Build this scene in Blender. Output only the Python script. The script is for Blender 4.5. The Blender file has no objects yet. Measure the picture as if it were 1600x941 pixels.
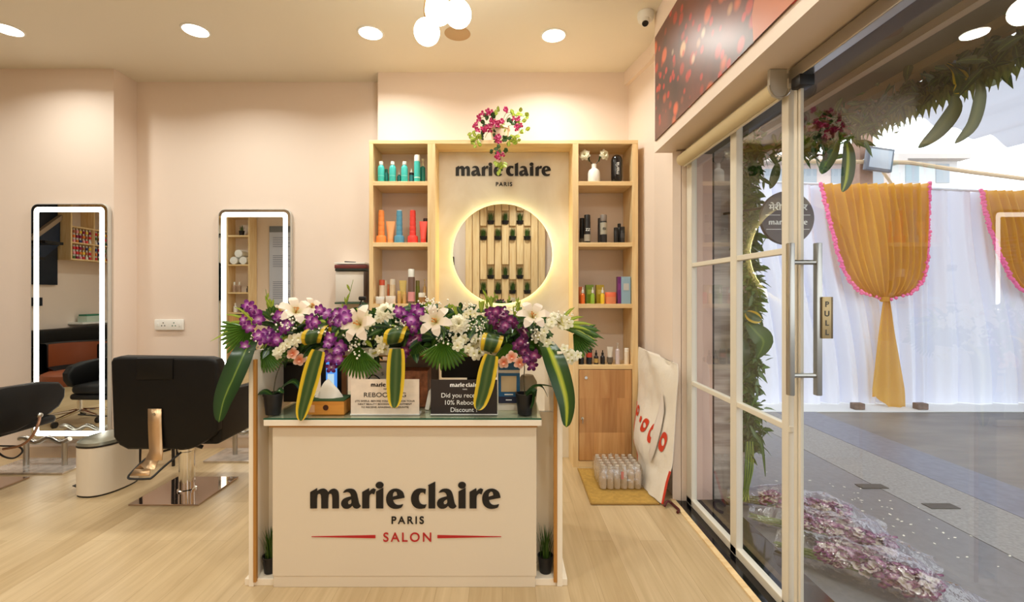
import bpy, bmesh, math, random
from mathutils import Vector, Matrix, Euler, noise
R = math.radians
random.seed(7)
S = bpy.context.scene
COL = S.collection
F, CX, CY, EYE = 711.0, 785.0, 460.0, 1.30      # focal length in px, vanishing point, eye height

# ------------------------------------------------------------------ camera, world, lights, exposure
cam_d = bpy.data.cameras.new('camera'); cam = bpy.data.objects.new('camera', cam_d); COL.objects.link(cam)
cam.location = (0, 0, EYE); cam.rotation_euler = (R(90), 0, 0)
cam_d.sensor_width = 36; cam_d.lens = F / 1600 * 36
cam_d.shift_x = (800 - CX) / 1600; cam_d.shift_y = -(470.5 - CY) / 1600
cam_d.clip_start = 0.02; cam_d.clip_end = 300
S.camera = cam
S.view_settings.view_transform = 'Standard'
S.view_settings.look = 'None'
S.view_settings.exposure = 0.16
S.view_settings.gamma = 1.0
S.view_settings.use_curve_mapping = False
S.cycles.max_bounces = 10
S.cycles.transparent_max_bounces = 24
S.cycles.sample_clamp_indirect = 6
S.cycles.use_denoising = True
S.cycles.caustics_reflective = False
S.cycles.caustics_refractive = False
W = bpy.data.worlds.new('sky'); S.world = W; W.use_nodes = True
W.node_tree.nodes['Background'].inputs[0].default_value = (0.90, 0.95, 1.0, 1)
W.node_tree.nodes['Background'].inputs[1].default_value = 2.3

CEIL = 3.10
LAMP_POWER = 9.6
LAMP_COL = (1.0, 1.03, 0.97)
LAMPS = [(-3.36, 3.09), (-2.09, 3.10), (-0.907, 3.13), (0.356, 3.16),
         (-4.9, 3.0), (-6.2, 2.6), (-4.9, 1.2), (-3.36, 1.1), (-2.09, 1.1), (-0.9, 1.1), (0.36, 1.1),
         (-3.36, -0.6), (-0.9, -0.6), (0.36, -0.6), (-5.6, -0.4)]
def area_light(name, loc, rot, size, power, col, sy=None, shape='DISK', spread=180):
    d = bpy.data.lights.new(name, 'AREA'); d.shape = shape; d.size = size
    if sy: d.size_y = sy
    d.energy = power; d.color = col; d.spread = R(spread)
    o = bpy.data.objects.new(name, d); COL.objects.link(o); o.location = loc; o.rotation_euler = rot
    return o
for (x, y) in LAMPS:
    area_light('downlight_lamp', (x, y, CEIL - 0.014), (0, 0, 0), 0.145, LAMP_POWER * (0.78 if x < -3 else 1.0), LAMP_COL, spread=150)

# ------------------------------------------------------------------ materials
def lin(c):
    return tuple(((v / 255) / 12.92 if v / 255 <= 0.04045 else ((v / 255 + 0.055) / 1.055) ** 2.4) for v in c) + (1,)
def base(name):
    m = bpy.data.materials.new(name); m.use_nodes = True
    nt = m.node_tree; return m, nt, nt.nodes['Principled BSDF']
def mat(name, rgb, rough=0.5, metal=0.0, emit=0, trans=0, ior=1.45, noise_amt=0.0, nscale=8, bump=0.0, bscale=60, alpha=1, coat=0, sss=0, spec=0.5):
    m, nt, b = base(name)
    c = lin(rgb); b.inputs['Base Color'].default_value = c
    b.inputs['Roughness'].default_value = rough; b.inputs['Metallic'].default_value = metal
    b.inputs['IOR'].default_value = ior; b.inputs['Transmission Weight'].default_value = trans
    b.inputs['Alpha'].default_value = alpha; b.inputs['Coat Weight'].default_value = coat
    b.inputs['Specular IOR Level'].default_value = spec
    if emit:
        b.inputs['Emission Color'].default_value = c; b.inputs['Emission Strength'].default_value = emit
    if noise_amt:
        tc = nt.nodes.new('ShaderNodeTexCoord'); n = nt.nodes.new('ShaderNodeTexNoise'); n.inputs['Scale'].default_value = nscale
        n.inputs['Detail'].default_value = 5
        r = nt.nodes.new('ShaderNodeValToRGB')
        r.color_ramp.elements[0].position = 0.3; r.color_ramp.elements[1].position = 0.7
        r.color_ramp.elements[0].color = tuple(v * (1 - noise_amt) for v in c[:3]) + (1,)
        r.color_ramp.elements[1].color = tuple(min(1, v * (1 + noise_amt)) for v in c[:3]) + (1,)
        nt.links.new(tc.outputs['Object'], n.inputs['Vector']); nt.links.new(n.outputs['Fac'], r.inputs[0]); nt.links.new(r.outputs[0], b.inputs['Base Color'])
    if bump:
        tc = nt.nodes.new('ShaderNodeTexCoord'); n = nt.nodes.new('ShaderNodeTexNoise'); n.inputs['Scale'].default_value = bscale; n.inputs['Detail'].default_value = 4
        bp = nt.nodes.new('ShaderNodeBump'); bp.inputs['Strength'].default_value = bump; bp.inputs['Distance'].default_value = 0.01
        nt.links.new(tc.outputs['Object'], n.inputs['Vector']); nt.links.new(n.outputs['Fac'], bp.inputs['Height']); nt.links.new(bp.outputs[0], b.inputs['Normal'])
    return m
def wood(name, c1, c2, axis='Z', rough=0.42, scale=1.0, patch=0):
    m, nt, b = base(name); L = nt.links.new; N = nt.nodes.new
    tc = N('ShaderNodeTexCoord'); mp = N('ShaderNodeMapping')
    s = {'X': (1.2, 14, 14), 'Y': (14, 1.2, 14), 'Z': (14, 14, 1.2)}[axis]
    mp.inputs['Scale'].default_value = tuple(v * scale for v in s)
    n = N('ShaderNodeTexNoise'); n.inputs['Scale'].default_value = 2.2; n.inputs['Detail'].default_value = 7; n.inputs['Distortion'].default_value = 0.6
    r = N('ShaderNodeValToRGB'); r.color_ramp.elements[0].position = 0.32; r.color_ramp.elements[1].position = 0.68
    r.color_ramp.elements[0].color = lin(c1); r.color_ramp.elements[1].color = lin(c2)
    L(tc.outputs['Object'], mp.inputs[0]); L(mp.outputs[0], n.inputs['Vector']); L(n.outputs['Fac'], r.inputs[0])
    out = r.outputs[0]
    if patch:
        mp2 = N('ShaderNodeMapping'); mp2.inputs['Rotation'].default_value = (R(90), 0, 0)
        bk = N('ShaderNodeTexBrick'); bk.inputs['Scale'].default_value = 1; bk.inputs['Brick Width'].default_value = 0.115; bk.inputs['Row Height'].default_value = 0.26
        bk.inputs['Mortar Size'].default_value = 0.0; bk.inputs['Color1'].default_value = (0.62, 0.50, 0.40, 1); bk.inputs['Color2'].default_value = (1.12, 1.10, 1.05, 1)
        mx = N('ShaderNodeMix'); mx.data_type = 'RGBA'; mx.blend_type = 'MULTIPLY'; mx.inputs[0].default_value = patch
        L(tc.outputs['Object'], mp2.inputs[0]); L(mp2.outputs[0], bk.inputs['Vector']); L(out, mx.inputs[6]); L(bk.outputs['Color'], mx.inputs[7]); out = mx.outputs[2]
    L(out, b.inputs['Base Color']); b.inputs['Roughness'].default_value = rough
    return m
def floor_mat():
    m, nt, b = base('oak_laminate_floor'); L = nt.links.new; N = nt.nodes.new
    tc = N('ShaderNodeTexCoord'); mp = N('ShaderNodeMapping'); mp.inputs['Rotation'].default_value = (0, 0, R(90))
    bk = N('ShaderNodeTexBrick'); bk.inputs['Scale'].default_value = 1; bk.inputs['Brick Width'].default_value = 1.2; bk.inputs['Row Height'].default_value = 0.145
    bk.inputs['Mortar Size'].default_value = 0.0008; bk.inputs['Mortar Smooth'].default_value = 0.3; bk.offset = 0.37
    bk.inputs['Color1'].default_value = lin((190, 164, 124)); bk.inputs['Color2'].default_value = lin((206, 182, 144)); bk.inputs['Mortar'].default_value = lin((160, 132, 94))
    mp2 = N('ShaderNodeMapping'); mp2.inputs['Scale'].default_value = (22, 1.3, 1)
    n = N('ShaderNodeTexNoise'); n.inputs['Scale'].default_value = 1.6; n.inputs['Detail'].default_value = 8; n.inputs['Distortion'].default_value = 0.8
    r = N('ShaderNodeValToRGB'); r.color_ramp.elements[0].position = 0.3; r.color_ramp.elements[1].position = 0.72
    r.color_ramp.elements[0].color = (0.80, 0.74, 0.66, 1); r.color_ramp.elements[1].color = (1.06, 1.05, 1.03, 1)
    mx = N('ShaderNodeMix'); mx.data_type = 'RGBA'; mx.blend_type = 'MULTIPLY'; mx.inputs[0].default_value = 0.75
    L(tc.outputs['Object'], mp.inputs[0]); L(mp.outputs[0], bk.inputs['Vector']); L(tc.outputs['Object'], mp2.inputs[0]); L(mp2.outputs[0], n.inputs['Vector'])
    L(n.outputs['Fac'], r.inputs[0]); L(bk.outputs['Color'], mx.inputs[6]); L(r.outputs[0], mx.inputs[7]); L(mx.outputs[2], b.inputs['Base Color'])
    b.inputs['Roughness'].default_value = 0.34
    return m
def marble(name, c1, c2, scale=1.4, rough=0.35):
    m, nt, b = base(name); L = nt.links.new; N = nt.nodes.new
    tc = N('ShaderNodeTexCoord'); n = N('ShaderNodeTexNoise'); n.inputs['Scale'].default_value = scale; n.inputs['Detail'].default_value = 9; n.inputs['Distortion'].default_value = 1.8
    r = N('ShaderNodeValToRGB'); r.color_ramp.elements[0].position = 0.35; r.color_ramp.elements[0].color = lin(c1); r.color_ramp.elements[1].position = 0.62; r.color_ramp.elements[1].color = lin(c2)
    L(tc.outputs['Object'], n.inputs['Vector']); L(n.outputs['Fac'], r.inputs[0]); L(r.outputs[0], b.inputs['Base Color']); b.inputs['Roughness'].default_value = rough
    return m
def leafmat(name, stops, rough=0.4, trans=0.25, vein=0, sheer=0):
    """colour across the leaf from its own UV: u runs edge to edge"""
    m, nt, b = base(name); L = nt.links.new; N = nt.nodes.new
    uv = N('ShaderNodeUVMap'); sp = N('ShaderNodeSeparateXYZ'); L(uv.outputs[0], sp.inputs[0])
    a = N('ShaderNodeMath'); a.operation = 'SUBTRACT'; a.inputs[1].default_value = 0.5; L(sp.outputs[0], a.inputs[0])
    ab = N('ShaderNodeMath'); ab.operation = 'ABSOLUTE'; L(a.outputs[0], ab.inputs[0])
    d = N('ShaderNodeMath'); d.operation = 'MULTIPLY'; d.inputs[1].default_value = 2; L(ab.outputs[0], d.inputs[0])
    n = N('ShaderNodeTexNoise'); n.inputs['Scale'].default_value = 14
    mp = N('ShaderNodeMapping'); mp.inputs['Scale'].default_value = (6, 0.5, 1); L(uv.outputs[0], mp.inputs[0]); L(mp.outputs[0], n.inputs['Vector'])
    w = N('ShaderNodeMath'); w.operation = 'MULTIPLY_ADD'; w.inputs[1].default_value = 0.22; L(n.outputs['Fac'], w.inputs[0]); L(d.outputs[0], w.inputs[2])
    w2 = N('ShaderNodeMath'); w2.operation = 'SUBTRACT'; w2.inputs[1].default_value = 0.11; L(w.outputs[0], w2.inputs[0])
    r = N('ShaderNodeValToRGB'); els = r.color_ramp.elements
    els[0].position = stops[0][0]; els[0].color = lin(stops[0][1]); els[1].position = stops[-1][0]; els[1].color = lin(stops[-1][1])
    for p, c in stops[1:-1]:
        e = els.new(p); e.color = lin(c)
    L(w2.outputs[0], r.inputs[0]); L(r.outputs[0], b.inputs['Base Color']); b.inputs['Roughness'].default_value = rough
    if trans:
        t = N('ShaderNodeBsdfTranslucent'); L(r.outputs[0], t.inputs[0]); mx = N('ShaderNodeMixShader'); mx.inputs[0].default_value = trans
        L(b.outputs[0], mx.inputs[1]); L(t.outputs[0], mx.inputs[2]); L(mx.outputs[0], nt.nodes['Material Output'].inputs[0])
    return m
def petalmat(name, stops, trans=0.3):
    """colour from petal root (v=0) to tip (v=1)"""
    m, nt, b = base(name); L = nt.links.new; N = nt.nodes.new
    uv = N('ShaderNodeUVMap'); sp = N('ShaderNodeSeparateXYZ'); L(uv.outputs[0], sp.inputs[0])
    r = N('ShaderNodeValToRGB'); els = r.color_ramp.elements
    els[0].position = stops[0][0]; els[0].color = lin(stops[0][1]); els[1].position = stops[-1][0]; els[1].color = lin(stops[-1][1])
    for p, c in stops[1:-1]:
        e = els.new(p); e.color = lin(c)
    L(sp.outputs[1], r.inputs[0]); L(r.outputs[0], b.inputs['Base Color']); b.inputs['Roughness'].default_value = 0.5
    t = N('ShaderNodeBsdfTranslucent'); L(r.outputs[0], t.inputs[0]); mx = N('ShaderNodeMixShader'); mx.inputs[0].default_value = trans
    L(b.outputs[0], mx.inputs[1]); L(t.outputs[0], mx.inputs[2]); L(mx.outputs[0], nt.nodes['Material Output'].inputs[0])
    return m
def clothmat(name, rgb, trans=0.4, see=0.0, bump=0):
    m, nt, b = base(name); L = nt.links.new; N = nt.nodes.new
    c = lin(rgb); b.inputs['Base Color'].default_value = c; b.inputs['Roughness'].default_value = 0.75
    t = N('ShaderNodeBsdfTranslucent'); t.inputs[0].default_value = c; mx = N('ShaderNodeMixShader'); mx.inputs[0].default_value = trans
    L(b.outputs[0], mx.inputs[1]); L(t.outputs[0], mx.inputs[2]); out = mx
    if see:
        tr = N('ShaderNodeBsdfTransparent'); m2 = N('ShaderNodeMixShader'); m2.inputs[0].default_value = see
        L(mx.outputs[0], m2.inputs[1]); L(tr.outputs[0], m2.inputs[2]); out = m2
    L(out.outputs[0], nt.nodes['Material Output'].inputs[0])
    return m
def panemat(name, tint=(1, 1, 1), ior=1.5, rough=0.0, extra=0.0, bump=0):
    """thin clear sheet: transparent, with a Fresnel mirror reflection"""
    m = bpy.data.materials.new(name); m.use_nodes = True; nt = m.node_tree; nt.nodes.clear(); N = nt.nodes.new; L = nt.links.new
    out = N('ShaderNodeOutputMaterial'); tr = N('ShaderNodeBsdfTransparent'); tr.inputs[0].default_value = tint + (1,)
    g = N('ShaderNodeBsdfGlossy'); g.inputs['Roughness'].default_value = rough; g.inputs[0].default_value = (1, 1, 1, 1)
    fr = N('ShaderNodeLayerWeight'); fr.inputs[0].default_value = 0.5; mx = N('ShaderNodeMixShader')
    f0 = 2 * ((ior - 1) / (ior + 1)) ** 2 + extra          # both faces of the sheet
    pw_ = N('ShaderNodeMath'); pw_.operation = 'POWER'; pw_.inputs[1].default_value = 5.0; L(fr.outputs['Facing'], pw_.inputs[0])
    a = N('ShaderNodeMath'); a.operation = 'MULTIPLY_ADD'; a.inputs[1].default_value = 1.0 - f0; a.inputs[2].default_value = f0; a.use_clamp = True
    L(pw_.outputs[0], a.inputs[0]); L(a.outputs[0], mx.inputs[0]); L(tr.outputs[0], mx.inputs[1]); L(g.outputs[0], mx.inputs[2]); L(mx.outputs[0], out.inputs[0])
    if bump:
        tc = N('ShaderNodeTexCoord'); n = N('ShaderNodeTexNoise'); n.inputs['Scale'].default_value = 18; n.inputs['Detail'].default_value = 3; bp = N('ShaderNodeBump'); bp.inputs['Strength'].default_value = bump; bp.inputs['Distance'].default_value = 0.02
        L(tc.outputs['Object'], n.inputs['Vector']); L(n.outputs['Fac'], bp.inputs['Height']); L(bp.outputs[0], g.inputs['Normal']); L(bp.outputs[0], fr.inputs['Normal'])
    return m
def emitmat(name, rgb, s):
    m = bpy.data.materials.new(name); m.use_nodes = True; nt = m.node_tree; nt.nodes.clear()
    out = nt.nodes.new('ShaderNodeOutputMaterial'); e = nt.nodes.new('ShaderNodeEmission'); e.inputs[0].default_value = tuple(rgb) + (1,); e.inputs[1].default_value = s
    nt.links.new(e.outputs[0], out.inputs[0]); return m

M = {}
M['wall'] = mat('peach_wall_paint', (235, 217, 202), 0.6, bump=0.04, bscale=120)
M['ceil'] = mat('ceiling_paint', (232, 224, 208), 0.7)
M['floor'] = floor_mat()
M['base'] = mat('beige_baseboard', (215, 188, 160), 0.45)
M['oak'] = wood('light_oak', (228, 190, 134), (244, 216, 166), 'Z')
M['oakx'] = wood('light_oak_across', (228, 190, 134), (244, 216, 166), 'X')
M['oakdoor'] = wood('butcher_block_oak', (205, 150, 95), (226, 180, 124), 'Z', patch=0.8)
M['darkoak'] = mat('brown_edge_strip', (176, 122, 56), 0.5)
M['stone'] = marble('cream_marble_panel', (226, 214, 192), (242, 234, 218), 1.3)
M['deskwhite'] = mat('cream_laminate', (222, 206, 182), 0.38)
M['cream'] = mat('cream_edge', (240, 226, 204), 0.4)
M['black'] = mat('satin_black', (22, 18, 16), 0.45)
M['ink'] = mat('black_lettering', (20, 16, 14), 0.5)
M['red'] = mat('red_lettering', (178, 28, 30), 0.5)
M['white'] = mat('white_plastic', (238, 236, 230), 0.35)
M['paper'] = mat('white_paper', (240, 230, 215), 0.7)
M['leather'] = mat('black_leather', (12, 10, 9), 0.5, spec=.3, bump=0.06, bscale=300)
M['brown'] = mat('brown_leather', (130, 66, 34), 0.45)
M['chrome'] = mat('chrome', (225, 222, 216), 0.07, metal=1)
M['steel'] = mat('brushed_steel', (180, 176, 168), 0.28, metal=1)
M['mirror'] = mat('mirror_glass', (240, 244, 242), 0.005, metal=1)
M['led'] = emitmat('white_led_strip', (1.0, 0.97, 0.86), 5.5)
M['halo'] = emitmat('yellow_led_halo', (1.0, 0.86, 0.36), 22.0)
M['lampdisc'] = emitmat('downlight_diffuser', (1.0, 0.93, 0.80), 14)
M['globe'] = emitmat('opal_globe', (1.0, 0.95, 0.80), 20)
M['brass'] = mat('brass', (214, 170, 90), 0.22, metal=1)
M['frame'] = mat('white_aluminium', (222, 214, 198), 0.35)
M['glass'] = panemat('window_glass', (0.93, 0.95, 0.94))
M['glassedge'] = mat('green_glass_edge', (30, 84, 62), 0.15)
M['granite'] = mat('black_granite', (16, 15, 18), 0.08, noise_amt=0.4, nscale=90)
M['dwhite'] = mat('brushed_grey_lid', (150, 148, 132), 0.3, metal=0.6)
M['binwhite'] = mat('cream_enamel', (226, 214, 196), 0.35)
M['pot'] = mat('black_plastic_pot', (24, 22, 22), 0.45)
M['soil'] = mat('dark_soil', (46, 34, 24), 0.9)
M['grass'] = leafmat('grass_blades', [(0, (84, 118, 40)), (1, (50, 80, 28))])
M['leaf'] = leafmat('green_leaf', [(0, (112, 140, 50)), (0.18, (62, 100, 34)), (1, (48, 84, 28))])
M['darkleaf'] = leafmat('dark_leaf', [(0, (124, 148, 60)), (0.10, (44, 78, 34)), (1, (30, 58, 26))], 0.3)
M['stripeleaf'] = leafmat('yellow_striped_centre_leaf', [(0, (196, 196, 70)), (0.18, (150, 168, 50)), (0.3, (50, 84, 28)), (1, (34, 64, 24))], 0.3)
M['edgeleaf'] = leafmat('yellow_edged_leaf', [(0, (84, 104, 52)), (0.3, (48, 78, 30)), (0.56, (52, 84, 32)), (0.68, (222, 184, 36)), (1, (232, 196, 44))], 0.35)
M['limeleaf'] = leafmat('lime_leaf', [(0, (190, 200, 84)), (0.5, (150, 172, 52)), (1, (120, 150, 44))])
M['palm'] = leafmat('fan_palm_leaf', [(0, (92, 132, 40)), (0.5, (62, 104, 30)), (1, (84, 124, 36))])
M['purple'] = petalmat('purple_orchid_petal', [(0, (246, 232, 240)), (0.30, (196, 110, 190)), (0.5, (122, 28, 124)), (1, (96, 14, 100))])
M['dpurple'] = petalmat('deep_purple_orchid_petal', [(0, (236, 200, 216)), (0.25, (164, 66, 130)), (0.45, (96, 18, 84)), (1, (74, 12, 70))])
M['wpetal'] = petalmat('cream_white_petal', [(0, (214, 206, 110)), (0.25, (244, 238, 206)), (1, (248, 242, 222))])
M['lily'] = petalmat('pale_pink_lily_petal', [(0, (206, 196, 100)), (0.3, (244, 226, 200)), (0.7, (250, 232, 214)), (1, (252, 240, 226))])
M['peachpetal'] = petalmat('peach_orchid_petal', [(0, (226, 92, 50)), (0.35, (240, 160, 120)), (1, (248, 226, 212))])
M['magenta'] = petalmat('magenta_bract', [(0, (226, 120, 170)), (0.4, (190, 30, 96)), (1, (160, 16, 84))])
M['breath'] = mat('tiny_white_buds', (246, 240, 222), 0.6)
M['stem'] = mat('green_stem', (96, 124, 46), 0.5)
M['darkstem'] = mat('brown_stem', (70, 62, 40), 0.5)
M['white_ink'] = mat('white_lettering', (245, 244, 240), 0.5)

# ------------------------------------------------------------------ builders
def pt(x, y, Y):
    """a point of the photograph at depth Y -> place in the room"""
    return Vector(((x - CX) * Y / F, Y, EYE - (y - CY) * Y / F))
class MB:
    def __init__(s):
        s.bm = bmesh.new(); s.uv = s.bm.loops.layers.uv.new('UVMap')
    def box(s, x0, x1, y0, y1, z0, z1, bev=0, rot=None, seg=2):
        r = bmesh.ops.create_cube(s.bm, size=1)
        vs = r['verts']; c = Vector(((x0 + x1) / 2, (y0 + y1) / 2, (z0 + z1) / 2))
        bmesh.ops.scale(s.bm, vec=(abs(x1 - x0), abs(y1 - y0), abs(z1 - z0)), verts=vs)
        if rot is not None: bmesh.ops.rotate(s.bm, cent=(0, 0, 0), matrix=rot, verts=vs)
        bmesh.ops.translate(s.bm, vec=c, verts=vs)
        if bev:
            es = list({e for v in vs for e in v.link_edges})
            bmesh.ops.bevel(s.bm, geom=es, offset=bev, segments=seg, affect='EDGES', profile=0.5)
        return s
    def face(s, pts, uvs=None):
        vs = [s.bm.verts.new(p) for p in pts]
        f = s.bm.faces.new(vs)
        if uvs:
            for l, u in zip(f.loops, uvs): l[s.uv].uv = u
        return s
    def grid(s, P, uv=True, wrap=False):
        """P: rows of points"""
        n, m = len(P), len(P[0]); V = [[s.bm.verts.new(p) for p in row] for row in P]
        for i in range(n - 1):
            for j in range(m if wrap else m - 1):
                k = (j + 1) % m
                f = s.bm.faces.new((V[i][j], V[i][k], V[i + 1][k], V[i + 1][j]))
                us = [(j / (m - 1), i / (n - 1)), ((j + 1) / (m - 1), i / (n - 1)), ((j + 1) / (m - 1), (i + 1) / (n - 1)), (j / (m - 1), (i + 1) / (n - 1))]
                for l, u in zip(f.loops, us): l[s.uv].uv = u
        return V
    def lathe(s, prof, c=(0, 0, 0), seg=20, sx=1, sy=1, mat3=None):
        c = Vector(c); rings = []
        for (r, z) in prof:
            if r <= 1e-6:
                p = Vector((0, 0, z)); p = (mat3 @ p if mat3 else p) + c
                rings.append([s.bm.verts.new(p)])
            else:
                ring = []
                for k in range(seg):
                    a = 2 * math.pi * k / seg; p = Vector((r * sx * math.cos(a), r * sy * math.sin(a), z))
                    p = (mat3 @ p if mat3 else p) + c; ring.append(s.bm.verts.new(p))
                rings.append(ring)
        for a, b in zip(rings, rings[1:]):
            for k in range(seg):
                k2 = (k + 1) % seg
                if len(a) == 1 and len(b) == 1: continue
                if len(a) == 1: s.bm.faces.new((a[0], b[k2], b[k]))
                elif len(b) == 1: s.bm.faces.new((a[k], a[k2], b[0]))
                else: s.bm.faces.new((a[k], a[k2], b[k2], b[k]))
        for e, rev in ((rings[0], True), (rings[-1], False)):
            if len(e) > 1: s.bm.faces.new(list(reversed(e)) if rev else e)
        return s
    def tube(s, pts, r, seg=8, caps=True):
        pts = [Vector(p) for p in pts]; n = len(pts); rs = r if isinstance(r, (list, tuple)) else [r] * n
        t0 = (pts[1] - pts[0]).normalized(); up = Vector((0, 0, 1)) if abs(t0.z) < 0.9 else Vector((1, 0, 0))
        u = t0.cross(up).normalized(); rings = []
        for i, p in enumerate(pts):
            t = (pts[min(i + 1, n - 1)] - pts[max(i - 1, 0)])
            t = t.normalized() if t.length > 1e-9 else t0
            u = (u - t * u.dot(t)); u = u.normalized() if u.length > 1e-6 else t.orthogonal().normalized()
            v = t.cross(u)
            rings.append([s.bm.verts.new(p + (u * math.cos(2 * math.pi * k / seg) + v * math.sin(2 * math.pi * k / seg)) * rs[i]) for k in range(seg)])
        for a, b in zip(rings, rings[1:]):
            for k in range(seg): s.bm.faces.new((a[k], a[(k + 1) % seg], b[(k + 1) % seg], b[k]))
        if caps:
            s.bm.faces.new(list(reversed(rings[0]))); s.bm.faces.new(rings[-1])
        return s
    def ball(s, c, r, sub=1, sc=(1, 1, 1)):
        m = Matrix.Translation(Vector(c)) @ Matrix.Diagonal((r * sc[0], r * sc[1], r * sc[2], 1))
        bmesh.ops.create_icosphere(s.bm, subdivisions=sub, radius=1, matrix=m); return s
    def prism(s, poly, axis, a, b, bev=0):
        """poly: 2D outline, extruded along axis from a to b. axis X: (y,z); Y: (x,z); Z: (x,y)"""
        def mk(p, t):
            return {'X': (t, p[0], p[1]), 'Y': (p[0], t, p[1]), 'Z': (p[0], p[1], t)}[axis]
        A = [s.bm.verts.new(mk(p, a)) for p in poly]; B = [s.bm.verts.new(mk(p, b)) for p in poly]; n = len(poly)
        fs = [s.bm.faces.new(list(reversed(A))), s.bm.faces.new(B)]
        for k in range(n): fs.append(s.bm.faces.new((A[k], A[(k + 1) % n], B[(k + 1) % n], B[k])))
        if bev:
            es = list({e for f in fs[:2] for e in f.edges})
            bmesh.ops.bevel(s.bm, geom=es, offset=bev, segments=3, affect='EDGES', profile=0.5)
        return s
    def leaf(s, path, widths, side, cup=0.15, n=5):
        """strip along path; side: direction across (vector or list)"""
        path = [Vector(p) for p in path]; rows = []
        for i, p in enumerate(path):
            t = (path[min(i + 1, len(path) - 1)] - path[max(i - 1, 0)]).normalized()
            sd = Vector(side[i] if isinstance(side[0], (tuple, list, Vector)) else side); sd = (sd - t * sd.dot(t)).normalized()
            nm = t.cross(sd)
            rows.append([p + sd * widths[i] * (2 * k / (n - 1) - 1) + nm * cup * widths[i] * abs(2 * k / (n - 1) - 1) for k in range(n)])
        s.grid(rows); return s
    def build(s, name, m, parent=None, smooth=True, loc=None, mods=None):
        bmesh.ops.recalc_face_normals(s.bm, faces=s.bm.faces)
        me = bpy.data.meshes.new(name); s.bm.to_mesh(me); s.bm.free()
        for mm in (m if isinstance(m, (list, tuple)) else [m]): me.materials.append(M[mm] if isinstance(mm, str) else mm)
        if smooth:
            me.polygons.foreach_set('use_smooth', [True] * len(me.polygons))
            try: me.set_sharp_from_angle(angle=R(35))
            except Exception: pass
        o = bpy.data.objects.new(name, me); COL.objects.link(o)
        if parent: o.parent = parent
        if loc is not None: o.location = loc
        return o
def T(name, loc, label, cat, group=None, rz=0):
    o = bpy.data.objects.new(name, None); COL.objects.link(o); o.location = loc; o.rotation_euler = (0, 0, rz)
    o.empty_display_size = 0.05
    o['label'] = label; o['category'] = cat
    if group: o['group'] = group
    return o
def tag(o, label, cat, group=None, kind=None):
    o['label'] = label; o['category'] = cat
    if group: o['group'] = group
    if kind: o['kind'] = kind
    return o
def struct(o):
    o['kind'] = 'structure'; return o
def sbox(name, m, *a, **k):
    return struct(MB().box(*a, **k).build(name, m, smooth=False))
def dup(root, loc, label=None, group=None, rz=None):
    r = root.copy(); COL.objects.link(r); r.location = loc
    if rz is not None: r.rotation_euler = (0, 0, rz)
    if label: r['label'] = label
    if group: r['group'] = group
    for ch in list(root.children):
        c = ch.copy(); COL.objects.link(c); c.parent = r
        for g in list(ch.children):
            d = g.copy(); COL.objects.link(d); d.parent = c
    return r
def smooth_path(pts, n=6):
    """Catmull-Rom through 3D points"""
    P = [Vector(p) for p in pts]; out = []
    for i in range(len(P) - 1):
        a, b, c, d = P[max(i - 1, 0)], P[i], P[i + 1], P[min(i + 2, len(P) - 1)]
        for k in range(n):
            t = k / n
            out.append(0.5 * ((2 * b) + (c - a) * t + (2 * a - 5 * b + 4 * c - d) * t * t + (3 * b - a - 3 * c + d) * t ** 3))
    out.append(P[-1]); return out

# ------------------------------------------------------------------ lettering
G = {
 'm': [[(88,270),(88,148),(138,120),(138,142),(160,127),(187,122),(208,131),(221,150),(236,132),(262,122),(289,132),(303,160),(303,270),(254,270),(254,176),(247,161),(234,160),(222,174),(222,270),(171,270),(171,176),(163,161),(150,161),(138,176),(138,270)]],
 'a': [[(333,152),(350,130),(385,122),(418,130),(436,155),(445,195),(452,230),(460,247),(467,254),(455,268),(435,273),(415,266),(404,250),(388,267),(362,275),(336,268),(320,245),(321,220),(335,200),(365,188),(394,182),(392,165),(383,152),(368,146),(350,151)], [(396,202),(380,210),(369,225),(373,242),(388,241),(399,226)]],
 'r': [[(478,270),(478,148),(528,120),(530,145),(545,128),(562,121),(580,130),(568,165),(552,158),(538,166),(530,182),(530,270)]],
 'i': [[(582,270),(582,145),(635,117),(635,270)], [(608 + 30 * math.cos(t * math.pi / 8), 97 + 25 * math.sin(t * math.pi / 8)) for t in range(16)]],
 'e': [[(795,190),(790,165),(780,145),(755,128),(725,122),(690,132),(666,158),(655,195),(662,235),(685,263),(720,275),(755,271),(776,262),(784,240),(755,248),(730,244),(714,228),(708,207)], [(706,185),(708,160),(722,143),(736,148),(742,174)]],
 'c': [[(955,128),(925,122),(895,122),(862,142),(845,175),(843,210),(855,245),(880,268),(915,275),(950,268),(960,242),(935,246),(912,235),(901,205),(904,172),(918,152),(935,150),(950,165)]],
 'l': [[(975,270),(975,102),(970,98),(1025,71),(1025,270)]],
}
LOGO = [('m', 0), ('a', 0), ('r', 0), ('i', 0), ('e', 0), ('c', 0), ('l', 0), ('a', 718), ('i', 618), ('r', 805), ('e', 720)]
def curve_mesh(name, splines, extrude):
    cu = bpy.data.curves.new(name, 'CURVE'); cu.dimensions = '2D'; cu.fill_mode = 'BOTH'; cu.extrude = extrude
    for pts in splines:
        sp = cu.splines.new('POLY'); sp.points.add(len(pts) - 1); sp.use_cyclic_u = True
        for p, q in zip(sp.points, pts): p.co = (q[0], q[1], 0, 1)
    return from_curve(cu, name)
def from_curve(cu, name):
    o = bpy.data.objects.new(name, cu); COL.objects.link(o); dg = bpy.context.evaluated_depsgraph_get(); dg.update()
    me = bpy.data.meshes.new_from_object(o.evaluated_get(dg)); bpy.data.objects.remove(o); bpy.data.curves.remove(cu)
    return me
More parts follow.
